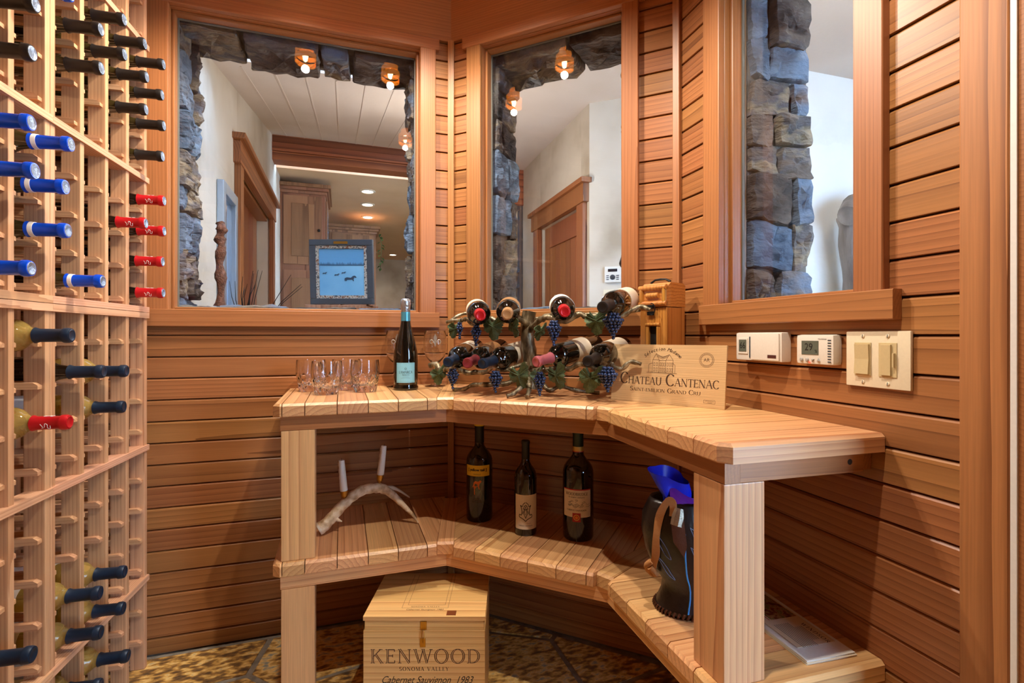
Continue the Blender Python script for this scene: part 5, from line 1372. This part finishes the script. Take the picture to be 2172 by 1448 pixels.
mb = MB(); x0, y0, x1, y1 = .835 * SW, .075 * SH, .925 * SW, .125 * SH
for a, b in (((x0, y0), (x1, y0)), ((x1, y0), (x1, y1)), ((x1, y1), (x0, y1)), ((x0, y1), (x0, y0)), ((x0 + .003, (y0 + y1) / 2 + .001), (x1 - .003, (y0 + y1) / 2 + .001)), ((x0 + .01, y0 + .002), (x1 - .008, y0 + .002))):
    mb.add([(p.x, p.y, e_) for p in line(a, b, .0006)], [(0, 1, 2, 3)])
obj('box_stamp', mb, brown_ink, sg)

# ---- bamboo bottle box
bc = V((1.0, 0, 0))
bp_ = V((0.31, 0, 0))
cdir = wp('M', .855, .105, ZC)
yaw = math.radians(-28)
bb = thing('bamboo_bottle_box', 'tall varnished bamboo bottle box with slotted front and hinged lid', 'box', T(wp('M', .864, .112, ZC)) @ RZ(math.atan2(-.69466, .71934) + math.radians(-26)))
HW = .049; BHt = .285
for (a, b) in (((-HW, -HW, 0), (HW, -HW + .008, .06)),): obj('front_panel', MB().cbox(a, b, .002), bamboo, bb)
obj('front_panel', MB().cbox((-HW, -HW, .06), (-.016, -HW + .008, BHt), .002), bamboo, bb)
obj('front_panel', MB().cbox((.016, -HW, .06), (HW, -HW + .008, BHt), .002), bamboo, bb)
obj('front_panel', MB().cbox((-.016, -HW, BHt - .055), (.016, -HW + .008, BHt), .002), bamboo, bb)
obj('side_panel', MB().cbox((-HW, -HW + .008, 0), (-HW + .008, HW, BHt), .002), bamboo, bb)
obj('side_panel', MB().cbox((HW - .008, -HW + .008, 0), (HW, HW, BHt), .002), bamboo, bb)
obj('back_panel', MB().cbox((-HW + .008, HW - .008, 0), (HW - .008, HW, BHt), .002), bamboo, bb)
obj('inner_lining', MB().box((-HW + .009, -HW + .0085, .004), (HW - .009, -HW + .012, BHt - .004)), ink, bb)
for s in (-1, 1):
    obj('slot_frame', MB().tube([(s * .021, -HW - .002, .07), (s * .0205, -HW - .002, .15), (s * .0215, -HW - .002, BHt - .06)], [.0075, .0062, .0072], 10), bamboo, bb, smooth=50)
obj('slot_frame', MB().tube([(-.026, -HW - .002, BHt - .053), (.026, -HW - .002, BHt - .053)], .0055, 10), bamboo, bb, smooth=50)
lid = MB(); e = HW + .001
lid.prism([(-e, BHt + .002), (e, BHt + .002), (e, BHt + .058), (e * .2, BHt + .074), (-e, BHt + .074)] if False else [(-e, BHt + .002), (e, BHt + .002), (e, BHt + .060), (e * .55, BHt + .078), (-e * .75, BHt + .078), (-e, BHt + .070)], -e, e)
ld_ = obj('lid', lid, bamboo, bb, basis((0, 0, 0), (0, 1, 0), (0, 0, 1)) @ Matrix.Scale(-1, 4, V((1, 0, 0))) if False else Matrix(((0, 0, 1, 0), (-1, 0, 0, 0), (0, 1, 0, 0), (0, 0, 0, 1))) @ Matrix.Identity(4))
# mitred lid front frame
for a, b in (((-e, BHt + .012), (e, BHt + .012)), ((-e, BHt + .062), (e, BHt + .062))): obj('lid_frame', MB().tube([(a[0], -e - .001, a[1]), (b[0], -e - .001, b[1])], .009, 8), bamboo, bb, smooth=50)
for s in (-1, 1): obj('lid_frame', MB().tube([(s * (e - .008), -e - .001, BHt + .012), (s * (e - .008), -e - .001, BHt + .062)], .008, 8), bamboo, bb, smooth=50)
obj('lid_inlay', MB().tube([(-.022, -e - .001, BHt + .038), (.022, -e - .001, BHt + .038)], .009, 10), bamboo, bb, smooth=50)
obj('handle', MB().tube([(-.036, -.01, BHt + .082), (-.02, -.012, BHt + .090), (.0, -.012, BHt + .091), (.02, -.012, BHt + .090), (.036, -.01, BHt + .082)], [.004, .003, .0036, .003, .004], 8, jit=.2), iron, bb, smooth=50)
cl = obj('clasp', MB().cbox((-.020, -e - .014, BHt - .004), (.010, -e - .009, BHt + .008), .002), iron, bb)
obj('clasp_plate', MB().cbox((-.018, -HW - .008, BHt - .024), (.008, -HW - .004, BHt - .012), .002), iron, bb)
a_ = [(.012 * math.cos(q) + .008, -e - .018, BHt - .006 + .018 * math.sin(q)) for q in [(-1.8 + 3.6 * k / 10) for k in range(11)]]
obj('ring', MB().tube(a_, .0016, 6), iron, bb, smooth=50)

# ================================================================ ON THE RIGHT WALL
def rbase(u, z, v=0.0): return basis(wp('R', u, v, z), FR['R'][1], UP)      # x along the wall, y up, z into the room
t = thing('thermostat', 'white thermostat with small display under the right window sill', 'thermostat', rbase(.392, 1.084, .001))
obj('body', MB().cbox((-.080, -.037, 0), (.080, .037, .030), .006), whitep, t, smooth=40)
obj('front_cover', MB().cbox((-.022, -.034, .030), (.074, .034, .0335), .002), whitep, t, smooth=40)
obj('display_bezel', MB().cbox((-.070, -.020, .030), (-.034, .022, .032), .001), whitep, t)
d_ = obj('display', MB().box((-.066, -.014, .032), (-.038, .018, .0326)), lcd, t)
text('display_digits', '66', .024, d_, T((-.052, .002, .0328)), ink, sx=.9)
obj('thermometer', MB().box((-.029, -.030, .0302), (-.024, .026, .0312)), frame_dark, t)
n_ = obj('name_plate', MB().box((.038, -.028, .0336), (.066, -.020, .0340)), plain('maroon_plate', (84, 44, 40), .4), t)
t = thing('humidistat', 'white humidity controller reading 29 with four small buttons', 'controller', rbase(.562, 1.081, .001))
obj('body', MB().cbox((-.050, -.034, 0), (.050, .034, .026), .008), whitep, t, smooth=40)
d_ = obj('display', MB().box((-.034, -.012, .0262), (.012, .020, .0268)), lcd, t)
text('display_digits', '29', .024, d_, T((-.014, .005, .0270)), ink, sx=.95)
text('display_digits', '%', .010, d_, T((.006, -.004, .0270)), ink)
for k in range(4):
    obj('button', MB().lathe([(.0045, 0), (.0045, .002), (.003, .003), (0, .003)], 3 if k > 1 else 14), plain('grey_button', (176, 172, 166), .4), t, T((-.034 + k * .0155, -.024, .026)) @ RZ(PI / 2 if k == 3 else -PI / 2))
for k in range(9): obj('vent_slot', MB().box((.036, -.028 + k * .006, .0258), (.044, -.0255 + k * .006, .0266)), frame_dark, t)
obj('indicator', MB().lathe([(.002, 0), (.002, .001), (0, .0012)], 10), plain('red_led', (230, 60, 50), .3, emit=(255, 60, 40), estr=2.0), t, T((-.012, -.030, .026)))
for (s, x, y, q) in (('Humidistat', .022, .024, .005),): text('lettering', s, q, t, T((x, y, .0263)), ink)
t = thing('switch_plate', 'ivory double switch plate with one rocker and one dimmer', 'switch', rbase(.695, 1.064, .001))
obj('plate', MB().cbox((-.068, -.058, 0), (.068, .058, .0075), .003), ivory, t, smooth=40)
for k, x in enumerate((-.029, .024)):
    obj('surround', MB().cbox((x - .0185, -.0345, .0075), (x + .0185, .0345, .0090), .0008), almond, t)
r_ = obj('rocker', MB().add([(-.0155, -.031, 0), (.0155, -.031, 0), (.0155, .031, 0), (-.0155, .031, 0), (-.0155, -.031, .0055), (.0155, -.031, .0055), (.0155, .0, .0030), (-.0155, 0, .003), (.0155, .031, .0045), (-.0155, .031, .0045)],
                            [(3, 2, 1, 0), (4, 5, 6, 7), (7, 6, 8, 9), (0, 1, 5, 4), (1, 2, 8, 6, 5), (2, 3, 9, 8), (3, 0, 4, 7, 9)]), almond, t, T((-.029, 0, .0090)))
obj('dimmer_paddle', MB().cbox((-.0105, -.031, 0), (.0105, .031, .004), .001), almond, t, T((.022, 0, .0090)))
obj('dimmer_slider', MB().cbox((-.0015, -.014, 0), (.0015, .014, .0055), .0006), almond, t, T((.0385, 0, .0090)))
for x in (-.029, .024):
    for y in (-.048, .048):
        s_ = obj('screw', MB().lathe([(.004, 0), (.004, .001), (.0025, .0018), (0, .002)], 14), ivory, t, T((x, y, .0075)))
        obj('screw_slot', MB().box((-.0006, -.0034, .0019), (.0006, .0034, .0022)), frame_dark, s_)

# ================================================================ ON THE LOWER SHELF
ZB = ZL + .0005
# ---- antler candle holder
an = thing('antler_candle_holder', 'curved antler candle holder with two brass cups on the lower shelf', 'candle holder', T(wp('L', .33, .26, ZB)))
def lp(u, v, z): return wp('L', u, v, z) - wp('L', .33, .26, ZB)
raw = [(.498, .275, .476), (.479, .27, .487), (.455, .26, .510), (.424, .25, .540), (.390, .245, .566), (.354, .24, .580), (.316, .24, .5815), (.286, .245, .5735), (.253, .255, .547), (.220, .265, .512), (.194, .27, .483), (.176, .275, .4555)]
P = smooth_path([lp(*q) for q in raw], 4); n = len(P)
rad = []
for i in range(n):
    f = i / (n - 1); r = .0195 * (1 - .25 * f) if f < .6 else .0195 * .85 * (1 - (f - .6) / .4 * .86)
    if f < .08: r = .0205
    rad.append(r * (1 + .06 * math.sin(i * 2.1)))
obj('beam', MB().tube(P, rad, 14, jit=.10), antler_m, an, smooth=60)
obj('burr', MB().tube([P[0], P[0] + (P[0] - P[1]).normalized() * .007], [.0225, .0195], 16, jit=.12), antler_w, an, smooth=60)
P2 = smooth_path([lp(.290, .235, .572), lp(.262, .20, .566), lp(.232, .17, .545), lp(.190, .14, .506)], 4)
obj('tine', MB().tube(P2, [.0105 * (1 - i / len(P2) * .85) for i in range(len(P2))], 10), antler_w, an, smooth=60)
P3 = smooth_path([lp(.458, .262, .505), lp(.442, .27, .495), lp(.430, .275, .490)], 3)
obj('brow_tine', MB().tube(P3, [.012, .010, .008, .006, .004, .003, .002][:len(P3)], 8, jit=.2), antler_m, an, smooth=60)
def cup_at(u, v, z, tilt):
    M = T(lp(u, v, z)) @ Matrix.Rotation(tilt, 4, 'Y')
    c = obj('candle_cup', MB().lathe([(0, -.006), (.003, -.006), (.004, .004), (.0095, .008), (.0125, .022), (.0130, .030), (.0115, .030), (.0110, .012), (0, .010)], 20), brass, an, M, smooth=45)
    return M
M1 = cup_at(.421, .25, .5555, -.08); M2 = cup_at(.306, .24, .597, .12)
for M, L, r0, r1, lb in ((M1, .122, .0128, .0100, 'shorter drip-marked ivory taper candle in the antler holder near the post'), (M2, .118, .0125, .0096, 'ivory taper candle tilted in the cup at the antler crest')):
    W = MW[an.name] @ M @ T((0, 0, .0125))
    t = thing('taper_candle', lb, 'candle', W)
    obj('wax', MB().lathe([(0, 0), (r0 * .84, 0), (r0 * .84, .017), (r0, .019), (r1, L - .002), (r1 - .001, L), (r1 * .5, L - .003), (0, L - .0035)], 20), wax, t, smooth=45)
    obj('wick', MB().tube([(0, 0, L - .004), (.0006, 0, L + .004), (.0016, 0, L + .007)], .0008, 6), ink, t)
    for k in range(4): obj('wax_drip', MB().tube([(-r1 * .98, (k - 1.5) * .002, L * (.3 + .18 * k)), (-r1 * 1.05, (k - 1.5) * .002, L * (.3 + .18 * k) + .012)], [.0026, .0012], 6), wax, t)
# ---- three standing bottles
def standing(lb, w, u, v, R, h, glass, foil, nm='wine_bottle', turn=0.0):
    p = wp(w, u, v, ZB); f_ = V((-p.x, -p.y, 0)).normalized()
    t = thing(nm, lb, 'bottle', basis(p, UP.cross(f_), -f_, UP) @ RZ(turn))
    nr = R * .33
    P = [(0, .006), (R * .6, .003), (R * .92, 0), (R, .008), (R, h * .60), (R * .98, h * .63), (R * .90, h * .665), (R * .74, h * .70), (R * .55, h * .73), (nr * 1.15, h * .765), (nr, h * .81), (nr, h * .96), (0, h * .96)]
    obj('glass_body', MB().lathe(P, 40), glass, t, smooth=45)
    c = obj('capsule', MB().lathe([(nr + .0004, h * .80), (nr + .0012, h * .801), (nr + .0010, h * .955), (nr * 1.10 + .001, h * .962), (nr * 1.10 + .001, h * .992), (nr * .95, h), (0, h)], 30), foil, t, smooth=45)
    return t, c, R, h, nr
t, c, R, h, nr = standing('black magnum with narrow yellow label and leaping kangaroo mark', 'M', .232, .180, .0475, .345, dglass, f_black, turn=-.18)
obj('cap_ring', MB().lathe([(nr * 1.10 + .001, h * .972), (nr * 1.10 + .0018, h * .973), (nr * 1.10 + .0016, h * .995), (0, h * 1.001)], 28), yellow, c, smooth=45)
l = curved_label('yellow_label', t, R, .095, h * .475, h * .585, yellow)
text('lettering', '[ yellow tail ]', .0135, l, LBL(h * .54), ink, bend=R + .001, bold=.0003)
text('lettering', 'SHIRAZ', .006, l, LBL(h * .495), ink, bend=R + .001, space=1.4)
kang = [(.020, .030), (.0135, .0335), (.010, .030), (.004, .029), (-.004, .031), (-.011, .026), (-.014, .016), (-.020, .008), (-.013, .013), (-.010, .004), (-.010, -.012), (-.006, -.014), (-.0065, .004), (-.001, .012), (.006, .013), (.009, .004), (.0125, .004), (.010, .014), (.012, .022), (.017, .026)]
mb = MB(); vs = []
for x_, y_ in kang:
    a = -PI / 2 + (x_ - .002) * .9 / R; vs.append(((R + .0007) * math.cos(a), (R + .0007) * math.sin(a), h * .33 + y_ * 1.1))
obj('kangaroo_mark', mb.add(vs, [tuple(range(len(vs)))]), orange, t)
for k, wd in enumerate((.016, .034, .040)): curved_label('print_line', t, R, wd, h * .245 - k * .006, h * .248 - k * .006, plain('dull_gold_print', (120, 96, 50), .5), .0006)
t, c, R, h, nr = standing('slim dark bottle with cream label bearing a black ornamental crest', 'M', .436, .228, .0375, .310, dglass, f_black)
l = curved_label('cream_label', t, R, .085, h * .075, h * .44, paper, ang=.08)
mb = MB()
def crest_curve(pts, r_=.0008):
    Q = smooth_path([(p[0], p[1], 0) for p in pts], 4)
    mb.tube([((R + .001) * math.cos(-PI / 2 + q.x / R), (R + .001) * math.sin(-PI / 2 + q.x / R), h * .265 + q.y) for q in Q], r_, 4)
for s in (-1, 1):
    crest_curve([(s * .001, .030), (s * .008, .024), (s * .011, .016), (s * .017, .020), (s * .014, .012), (s * .012, 0), (s * .014, -.012), (s * .020, -.010), (s * .021, -.018), (s * .013, -.022), (s * .006, -.026), (s * .0, -.032)], .0011)
    crest_curve([(0, .022), (s * .006, .014), (s * .002, .004), (s * .007, -.004), (s * .003, -.014), (0, -.022)], .0009)
    crest_curve([(s * .009, .010), (s * .004, .006), (s * .008, .0), (s * .010, -.008)], .0008)
    crest_curve([(s * .003, .018), (s * .0, .010), (s * .004, -.002), (s * .001, -.01)], .0008)
obj('crest', mb, ink, l)
serif('lettering', 'CABERNET SAUVIGNON', .0042, l, LBL(h * .115), frame_dark, bend=R + .001, sx=.8)
curved_label('print_line', l, R, .016, h * .14, h * .142, frame_dark, .0009, .3)
t, c, R, h, nr = standing('large green-black bottle with white label and red seal', 'M', .606, .185, .0505, .352, dglass, plain('dark_green_foil', (34, 44, 28), .35, metal=.3), turn=-.1)
obj('gold_neck_band', MB().lathe([(nr + .0010, h * .80), (nr + .0022, h * .801), (nr + .0020, h * .845), (nr + .0010, h * .846)], 30), gold, t, smooth=45)
obj('red_neck_band', MB().lathe([(nr + .0014, h * .796), (nr + .0026, h * .797), (nr + .0026, h * .803), (nr + .0014, h * .804)], 30), redp, t, smooth=45)
l = curved_label('white_label', t, R, .098, h * .225, h * .475, paper)
curved_label('red_edge', l, R, .098, h * .470, h * .480, redp, .0008)
serif('lettering', 'WOODBRIDGE', .0092, l, LBL(h * .437), ink, bend=R + .001, sx=.92, track=.06)
serif('lettering', 'BY ROBERT MONDAVI', .0040, l, LBL(h * .407), ink, bend=R + .001)
text('lettering', '2011', .005, l, LBL(h * .383), ink, bend=R + .001)
serif('lettering', 'CABERNET SAUVIGNON', .0050, l, LBL(h * .290), ink, bend=R + .001, sx=.92)
mb = MB()
for k in range(26):
    x0 = -.034 + .068 * random.random(); y0 = h * (.312 + .060 * random.random()); ln = .006 + .012 * random.random()
    mb.tube([((R + .0009) * math.cos(-PI / 2 + q / R), (R + .0009) * math.sin(-PI / 2 + q / R), y0 + .003 * math.sin(q * 300)) for q in (x0, x0 + ln / 2, x0 + ln)], .0004, 4)
obj('vineyard_print', mb, frame_dark, l)
sl = curved_label('red_seal', t, R, .026, h * .185, h * .265, redp, .0010)
obj('seal_ring', MB().lathe([(.0095, 0), (.0095, .0006), (.0075, .0006), (.0075, 0)], 24), gold, sl, LBL(h * .225) @ T((0, 0, R + .0010)))
obj('seal_disc', MB().lathe([(.005, 0), (.005, .0006), (0, .0008)], 20), orange, sl, LBL(h * .225) @ T((0, 0, R + .0010)))
# ---- leather boot-top bag with a silk scarf
bo = wp('R', .420, .262, ZB)
fb = V((-bo.x, -bo.y, 0)).normalized()
bag = thing('leather_boot_bag', 'black tooled leather bag made from a cowboy boot top with whipstitched base', 'bag', basis(bo, UP.cross(fb), -fb, UP) @ RZ(.25) @ Matrix.Scale(1.12, 4))
def loft(rings, seg=36):
    mb = MB(); vs = []; fs = []
    for z, rx, ry, ox, oy in rings:
        for k in range(seg):
            a = 2 * PI * k / seg
            vs.append((ox + rx * math.cos(a), oy + ry * math.sin(a), z))
    for i in range(len(rings) - 1):
        for k in range(seg): fs.append((i * seg + k, i * seg + (k + 1) % seg, (i + 1) * seg + (k + 1) % seg, (i + 1) * seg + k))
    fs.append(tuple(range(seg))[::-1])
    return mb.add(vs, fs)
RG = [(0, .066, .052, 0, 0), (.006, .070, .056, 0, 0), (.012, .068, .054, 0, 0), (.04, .060, .046, .004, 0), (.062, .057, .044, .004, 0), (.09, .070, .052, -.004, 0), (.13, .082, .060, -.008, 0), (.17, .088, .062, -.010, 0), (.205, .086, .058, -.010, 0), (.232, .078, .050, -.006, 0), (.240, .075, .048, -.004, 0), (.236, .069, .043, -.004, 0), (.15, .066, .045, 0, 0)]
obj('leather_body', loft(RG), leather, bag, smooth='all')
def bag_surf(a, z, off=.0008):
    for i in range(9):
        if RG[i][0] <= z <= RG[i + 1][0]:
            f = (z - RG[i][0]) / (RG[i + 1][0] - RG[i][0]); rx = RG[i][1] * (1 - f) + RG[i + 1][1] * f; ry = RG[i][2] * (1 - f) + RG[i + 1][2] * f; ox = RG[i][3] * (1 - f) + RG[i + 1][3] * f
            return V((ox + (rx + off) * math.cos(a), (ry + off) * math.sin(a), z))
    return V((0, 0, z))
blue_st = plain('blue_stitching', (70, 150, 220), .5)
obj('side_piping', MB().tube([bag_surf(-1.75 + .06 * k / 12, .012 + .17 * k / 12, .001) for k in range(13)], .0018, 6), blue_st, bag, smooth=50)
st_ = plain('grey_blue_stitching', (110, 124, 160), .5)
for (a0, z0, sc_) in ((-1.35, .165, 1), (-1.35, .125, 1), (-1.0, .15, 1), (-2.25, .15, .9), (-1.2, .06, .8), (-2.3, .10, .8)):
    lp_ = [(-.22, .03), (-.05, .018), (.12, -.004), (.2, -.028), (.05, -.02), (-.10, .004), (-.22, .03)]
    obj('tooled_stitching', MB().tube([bag_surf(a0 + q.x * sc_, z0 + q.y * sc_, .0006) for q in smooth_path([(p[0], p[1], 0) for p in lp_], 4)], .0008, 5), st_, bag)
stb = MB()
for k in range(46):
    a = 2 * PI * k / 46; p0 = bag_surf(a, .0015, .002); p1 = bag_surf(a + .06, .0125, .0022)
    stb.tube([p0, (p0 + p1) / 2 + V((math.cos(a), math.sin(a), 0)) * .003, p1], .0024, 5)
obj('whipstitch', stb, leather_b, bag, smooth=50)
strap = [bag_surf(-1.98, .215, .004), bag_surf(-2.02, .232, .006) + V((0, 0, .008)), bag_surf(-2.15, .232, .005) + V((0, 0, .012)), bag_surf(-2.30, .215, .005), bag_surf(-2.36, .17, .004), bag_surf(-2.45, .13, .006), bag_surf(-2.62, .105, .010), bag_surf(-2.80, .088, .014)]
def ribbon(path, wd, th, up):
    mb = MB(); P = smooth_path(path, 4); vs = []; fs = []
    for i, p_ in enumerate(P):
        tt = (P[min(i + 1, len(P) - 1)] - P[max(0, i - 1)]).normalized()
        sd = tt.cross(up).normalized(); nn_ = sd.cross(tt)
        w2 = wd * (1 - .25 * math.sin(i * .9) * .4)
        for a, b in ((-1, -1), (1, -1), (1, 1), (-1, 1)): vs.append(p_ + sd * a * w2 / 2 + nn_ * b * th / 2)
    for i in range(len(P) - 1):
        for k in range(4): fs.append((i * 4 + k, i * 4 + (k + 1) % 4, i * 4 + 4 + (k + 1) % 4, i * 4 + 4 + k))
    fs += [(3, 2, 1, 0), tuple(len(vs) - 4 + k for k in range(4))]
    return mb.add(vs, fs)
obj('tan_strap', ribbon(strap, .015, .003, V((-.4, -.9, 0))), leather_t, bag, smooth=40)
obj('strap_tip', MB().add([bag_surf(-2.02, .21, .006), bag_surf(-1.72, .21, .006), bag_surf(-1.66, .16, .006), bag_surf(-1.74, .135, .006), bag_surf(-1.95, .165, .006)] + [bag_surf(-2.02, .21, .002), bag_surf(-1.72, .21, .002), bag_surf(-1.66, .16, .002), bag_surf(-1.74, .135, .002), bag_surf(-1.95, .165, .002)],
                          [(0, 4, 3, 2, 1), (5, 6, 7, 8, 9)] + [(i, (i + 1) % 5, 5 + (i + 1) % 5, 5 + i) for i in range(5)]), leather_b, bag)
kn = smooth_path([bag_surf(-2.62, .112, .012), bag_surf(-2.76, .100, .020), bag_surf(-2.88, .084, .016), bag_surf(-2.72, .082, .012), bag_surf(-2.66, .100, .020)], 4)
obj('strap_knot', MB().tube(kn, [.0075 - .003 * abs(i / len(kn) - .5) for i in range(len(kn))], 8, jit=.2), leather_t, bag, smooth=50)
bk = obj('silver_buckle', MB().tube([bag_surf(-1.88, .200, .009), bag_surf(-1.86, .218, .009), bag_surf(-1.86, .232, .008)], [.012, .0125, .009], 8), plain('engraved_silver', (190, 180, 160), .3, metal=.9, bump=.8, bscale=300), bag, smooth=40)
sc0 = bo + UP * .215
sf = thing('silk_scarf', 'bright blue and purple silk scarf stuffed in the leather bag', 'scarf', basis(bo, UP.cross(fb), -fb, UP) @ RZ(.25) @ Matrix.Scale(1.12, 4))
def scarf_mb(off, twist):
    mb = MB(); vs = []; fs = []; nu, nv = 26, 9
    for i in range(nu):
        a = 2 * PI * i / nu
        for j in range(nv):
            f = j / (nv - 1)
            r = .016 + .016 * f + .006 * math.sin(3 * a + 4 * f)
            x_ = off[0] + (r * 1.25) * math.cos(a) - .020 * f; y_ = off[1] + r * math.sin(a) * .8; z_ = off[2] + .085 * f + .014 * math.sin(a + twist) * f + .004 * noise3(a, f * 5, 1)
            vs.append((x_, y_, z_))
    for i in range(nu):
        for j in range(nv - 1): fs.append((i * nv + j, ((i + 1) % nu) * nv + j, ((i + 1) % nu) * nv + j + 1, i * nv + j + 1))
    return mb.add(vs, fs)
obj('blue_loop', scarf_mb((-.022, -.012, .208), -.9), silk, sf, smooth='all')
mb = MB(); vs = []; fs = []
for i in range(14):
    for j in range(7):
        f = i / 13; g = j / 6
        vs.append((-.045 + .125 * f, -.042 - .006 * math.sin(6 * f) + .016 * g, .250 - .025 * f + .018 * math.sin(7 * f + 2 * g) * .5 + (g - .5) * .030))
for i in range(13):
    for j in range(6): fs.append((i * 7 + j, (i + 1) * 7 + j, (i + 1) * 7 + j + 1, i * 7 + j + 1))
obj('purple_fold', mb.add(vs, fs), silk_p, sf, smooth='all')
# ---- papers
pp = thing('wine_brochures', 'small stack of printed winery brochures with a picture cover', 'papers', basis(wp('R', .372, .150, ZB), FR['R'][1], -FR['R'][2]) @ RZ(-.03))
rr = random.Random(4)
for k in range(6):
    obj('sheet', MB().box((-.002 + .004 * rr.random(), -.003 + .004 * rr.random(), k * .0012), (.304 - .006 * rr.random(), .122 - .006 * rr.random(), k * .0012 + .0010)), wht if k % 2 else paper, pp, RZ((rr.random() - .5) * .02))
mb = MB()
for a, b in (((.262, .004), (.262, .116)), ((.006, .006), (.262, .006)), ((.248, .050), (.262, .050)), ((.248, .044), (.262, .044))): mb.add([(p[0] + dx, p[1] + dy, .0072) for p, dx, dy in ((a, -.0004, -.0004), (b, .0004, -.0004), (b, .0004, .0004), (a, -.0004, .0004))], [(0, 1, 2, 3)])
cv = obj('brochure', MB().box((.0, .012, .0074), (.225, .108, .0088)), plain('tan_paper', (226, 204, 172), .7), pp, T((.036, 0, 0)))
mbp = mottled('cover_picture', [(.3, (46, 42, 26)), (.42, (116, 60, 34)), (.5, (176, 140, 96)), (.58, (92, 106, 52)), (.7, (212, 176, 130))], scale=60, rough=.6, bump=0)
obj('cover_print', MB().box((.0, .034, .0088), (.125, .104, .0090)), mbp, cv)
obj('red_rule', MB().box((.0, .029, .0088), (.125, .031, .0091)), redp, cv)
serif('lettering', 'WINDSOR', .0098, cv, T((.190, .092, .0091)), ink, track=.25)
for k in range(12):
    w_ = .085 if k > 3 else .05
    obj('print_line', MB().box((.186 - w_ * .5, .080 - k * .0050, .0088), (.186 + w_ * .5, .0814 - k * .0050, .00895)), frame_dark, cv)

# ================================================================ WOODEN CRATE ON THE FLOOR
ca, cb_, = V((0.056, 1.500, 0)), V((0.384, 1.390, 0))
x = (cb_ - ca); CW = x.length; x.normalize(); y = UP.cross(x)
CH, CD = .3125, .262
cr = thing('wine_crate', 'hinged pine wine crate stencilled Kenwood on the slate floor', 'crate', basis(ca + UP * .002, x, y, UP))
th = .014; BH = .272
for k, (z0, z1) in enumerate(((0, .115), (.1155, .205), (.2055, BH))):
    obj('front_board', MB().cbox((0, 0, z0), (CW, th, z1), .0012), pine, cr)
obj('back_board', MB().cbox((0, CD - th, 0), (CW, CD, BH), .0012), pine, cr)
for xx in (0, CW - th): obj('side_board', MB().cbox((xx, th + .0003, 0), (xx + th, CD - th - .0003, BH), .0012), pine, cr)
obj('bottom_board', MB().cbox((th, th, .002), (CW - th, CD - th, .014), .001), pine, cr)
ld2 = obj('lid', MB().cbox((.003, .003, BH + .0006), (CW - .003, CD - .003, BH + .0280), .0012), pine, cr)
for k, (a, b) in enumerate(((.0, .085), (.0855, .175), (.1755, CD))):
    obj('lid_board', MB().cbox((-.001, a, BH + .0282), (CW + .001, b, BH + .0405), .001), pine, ld2)
h1 = obj('hasp', MB().cbox((-.009, -.002, -.012), (.009, 0, .012), .0015), brass, cr, T((CW * .495, .003, BH + .014)))
obj('hasp_staple', MB().cbox((-.008, -.002, -.016), (.008, 0, .010), .0015), brass, cr, T((CW * .49, -.0002, BH - .030)))
obj('hasp_hook', MB().tube([(-.003, -.004, .004), (-.004, -.006, -.02), (.0, -.007, -.032), (.004, -.006, -.02), (.003, -.004, .004)], .0014, 6), brass, cr, T((CW * .493, 0, BH)))
FP = lambda x_, z_: Matrix(((1, 0, 0, x_), (0, 0, -1, -.0004), (0, 1, 0, z_), (0, 0, 0, 1)))
serif('lettering', 'KENWOOD', .0400, cr, FP(CW * .51, .200), brown_ink, sx=1.04, track=.14, inline=pine)
serif('lettering', 'SONOMA VALLEY', .0105, cr, FP(CW * .50, .164), ink, sx=1.0, track=.22)
text('lettering', 'Cabernet Sauvignon  1983', .0290, cr, FP(CW * .52, .132), ink, sx=.84, shear=.45)
LP = lambda x_, y_: T((x_, y_, BH + .0408))
mb = MB()
for a, b in (((.10, .045), (.235, .045)), ((.115, .062), (.225, .062)), ((.10, .045), (.100, .25)), ((.235, .045), (.235, .25)), ((.115, .062), (.115, .25)), ((.225, .062), (.225, .25))):
    mb.add([(p.x, p.y, BH + .0407) for p in line(a, b, .0008)], [(0, 1, 2, 3)])
obj('lid_border', mb, brown_ink, ld2)
serif('lettering', 'SONOMA VALLEY', .0064, ld2, LP(.168, .052), brown_ink, track=.2)
text('lettering', 'Cabernet Sauvignon 1983', .0105, ld2, LP(.168, .036), brown_ink, shear=.3)
obj('tape_scrap', MB().box((.235, .006, BH + .0406), (.262, .030, BH + .0412)), plain('brown_tape', (126, 66, 34), .4), ld2)
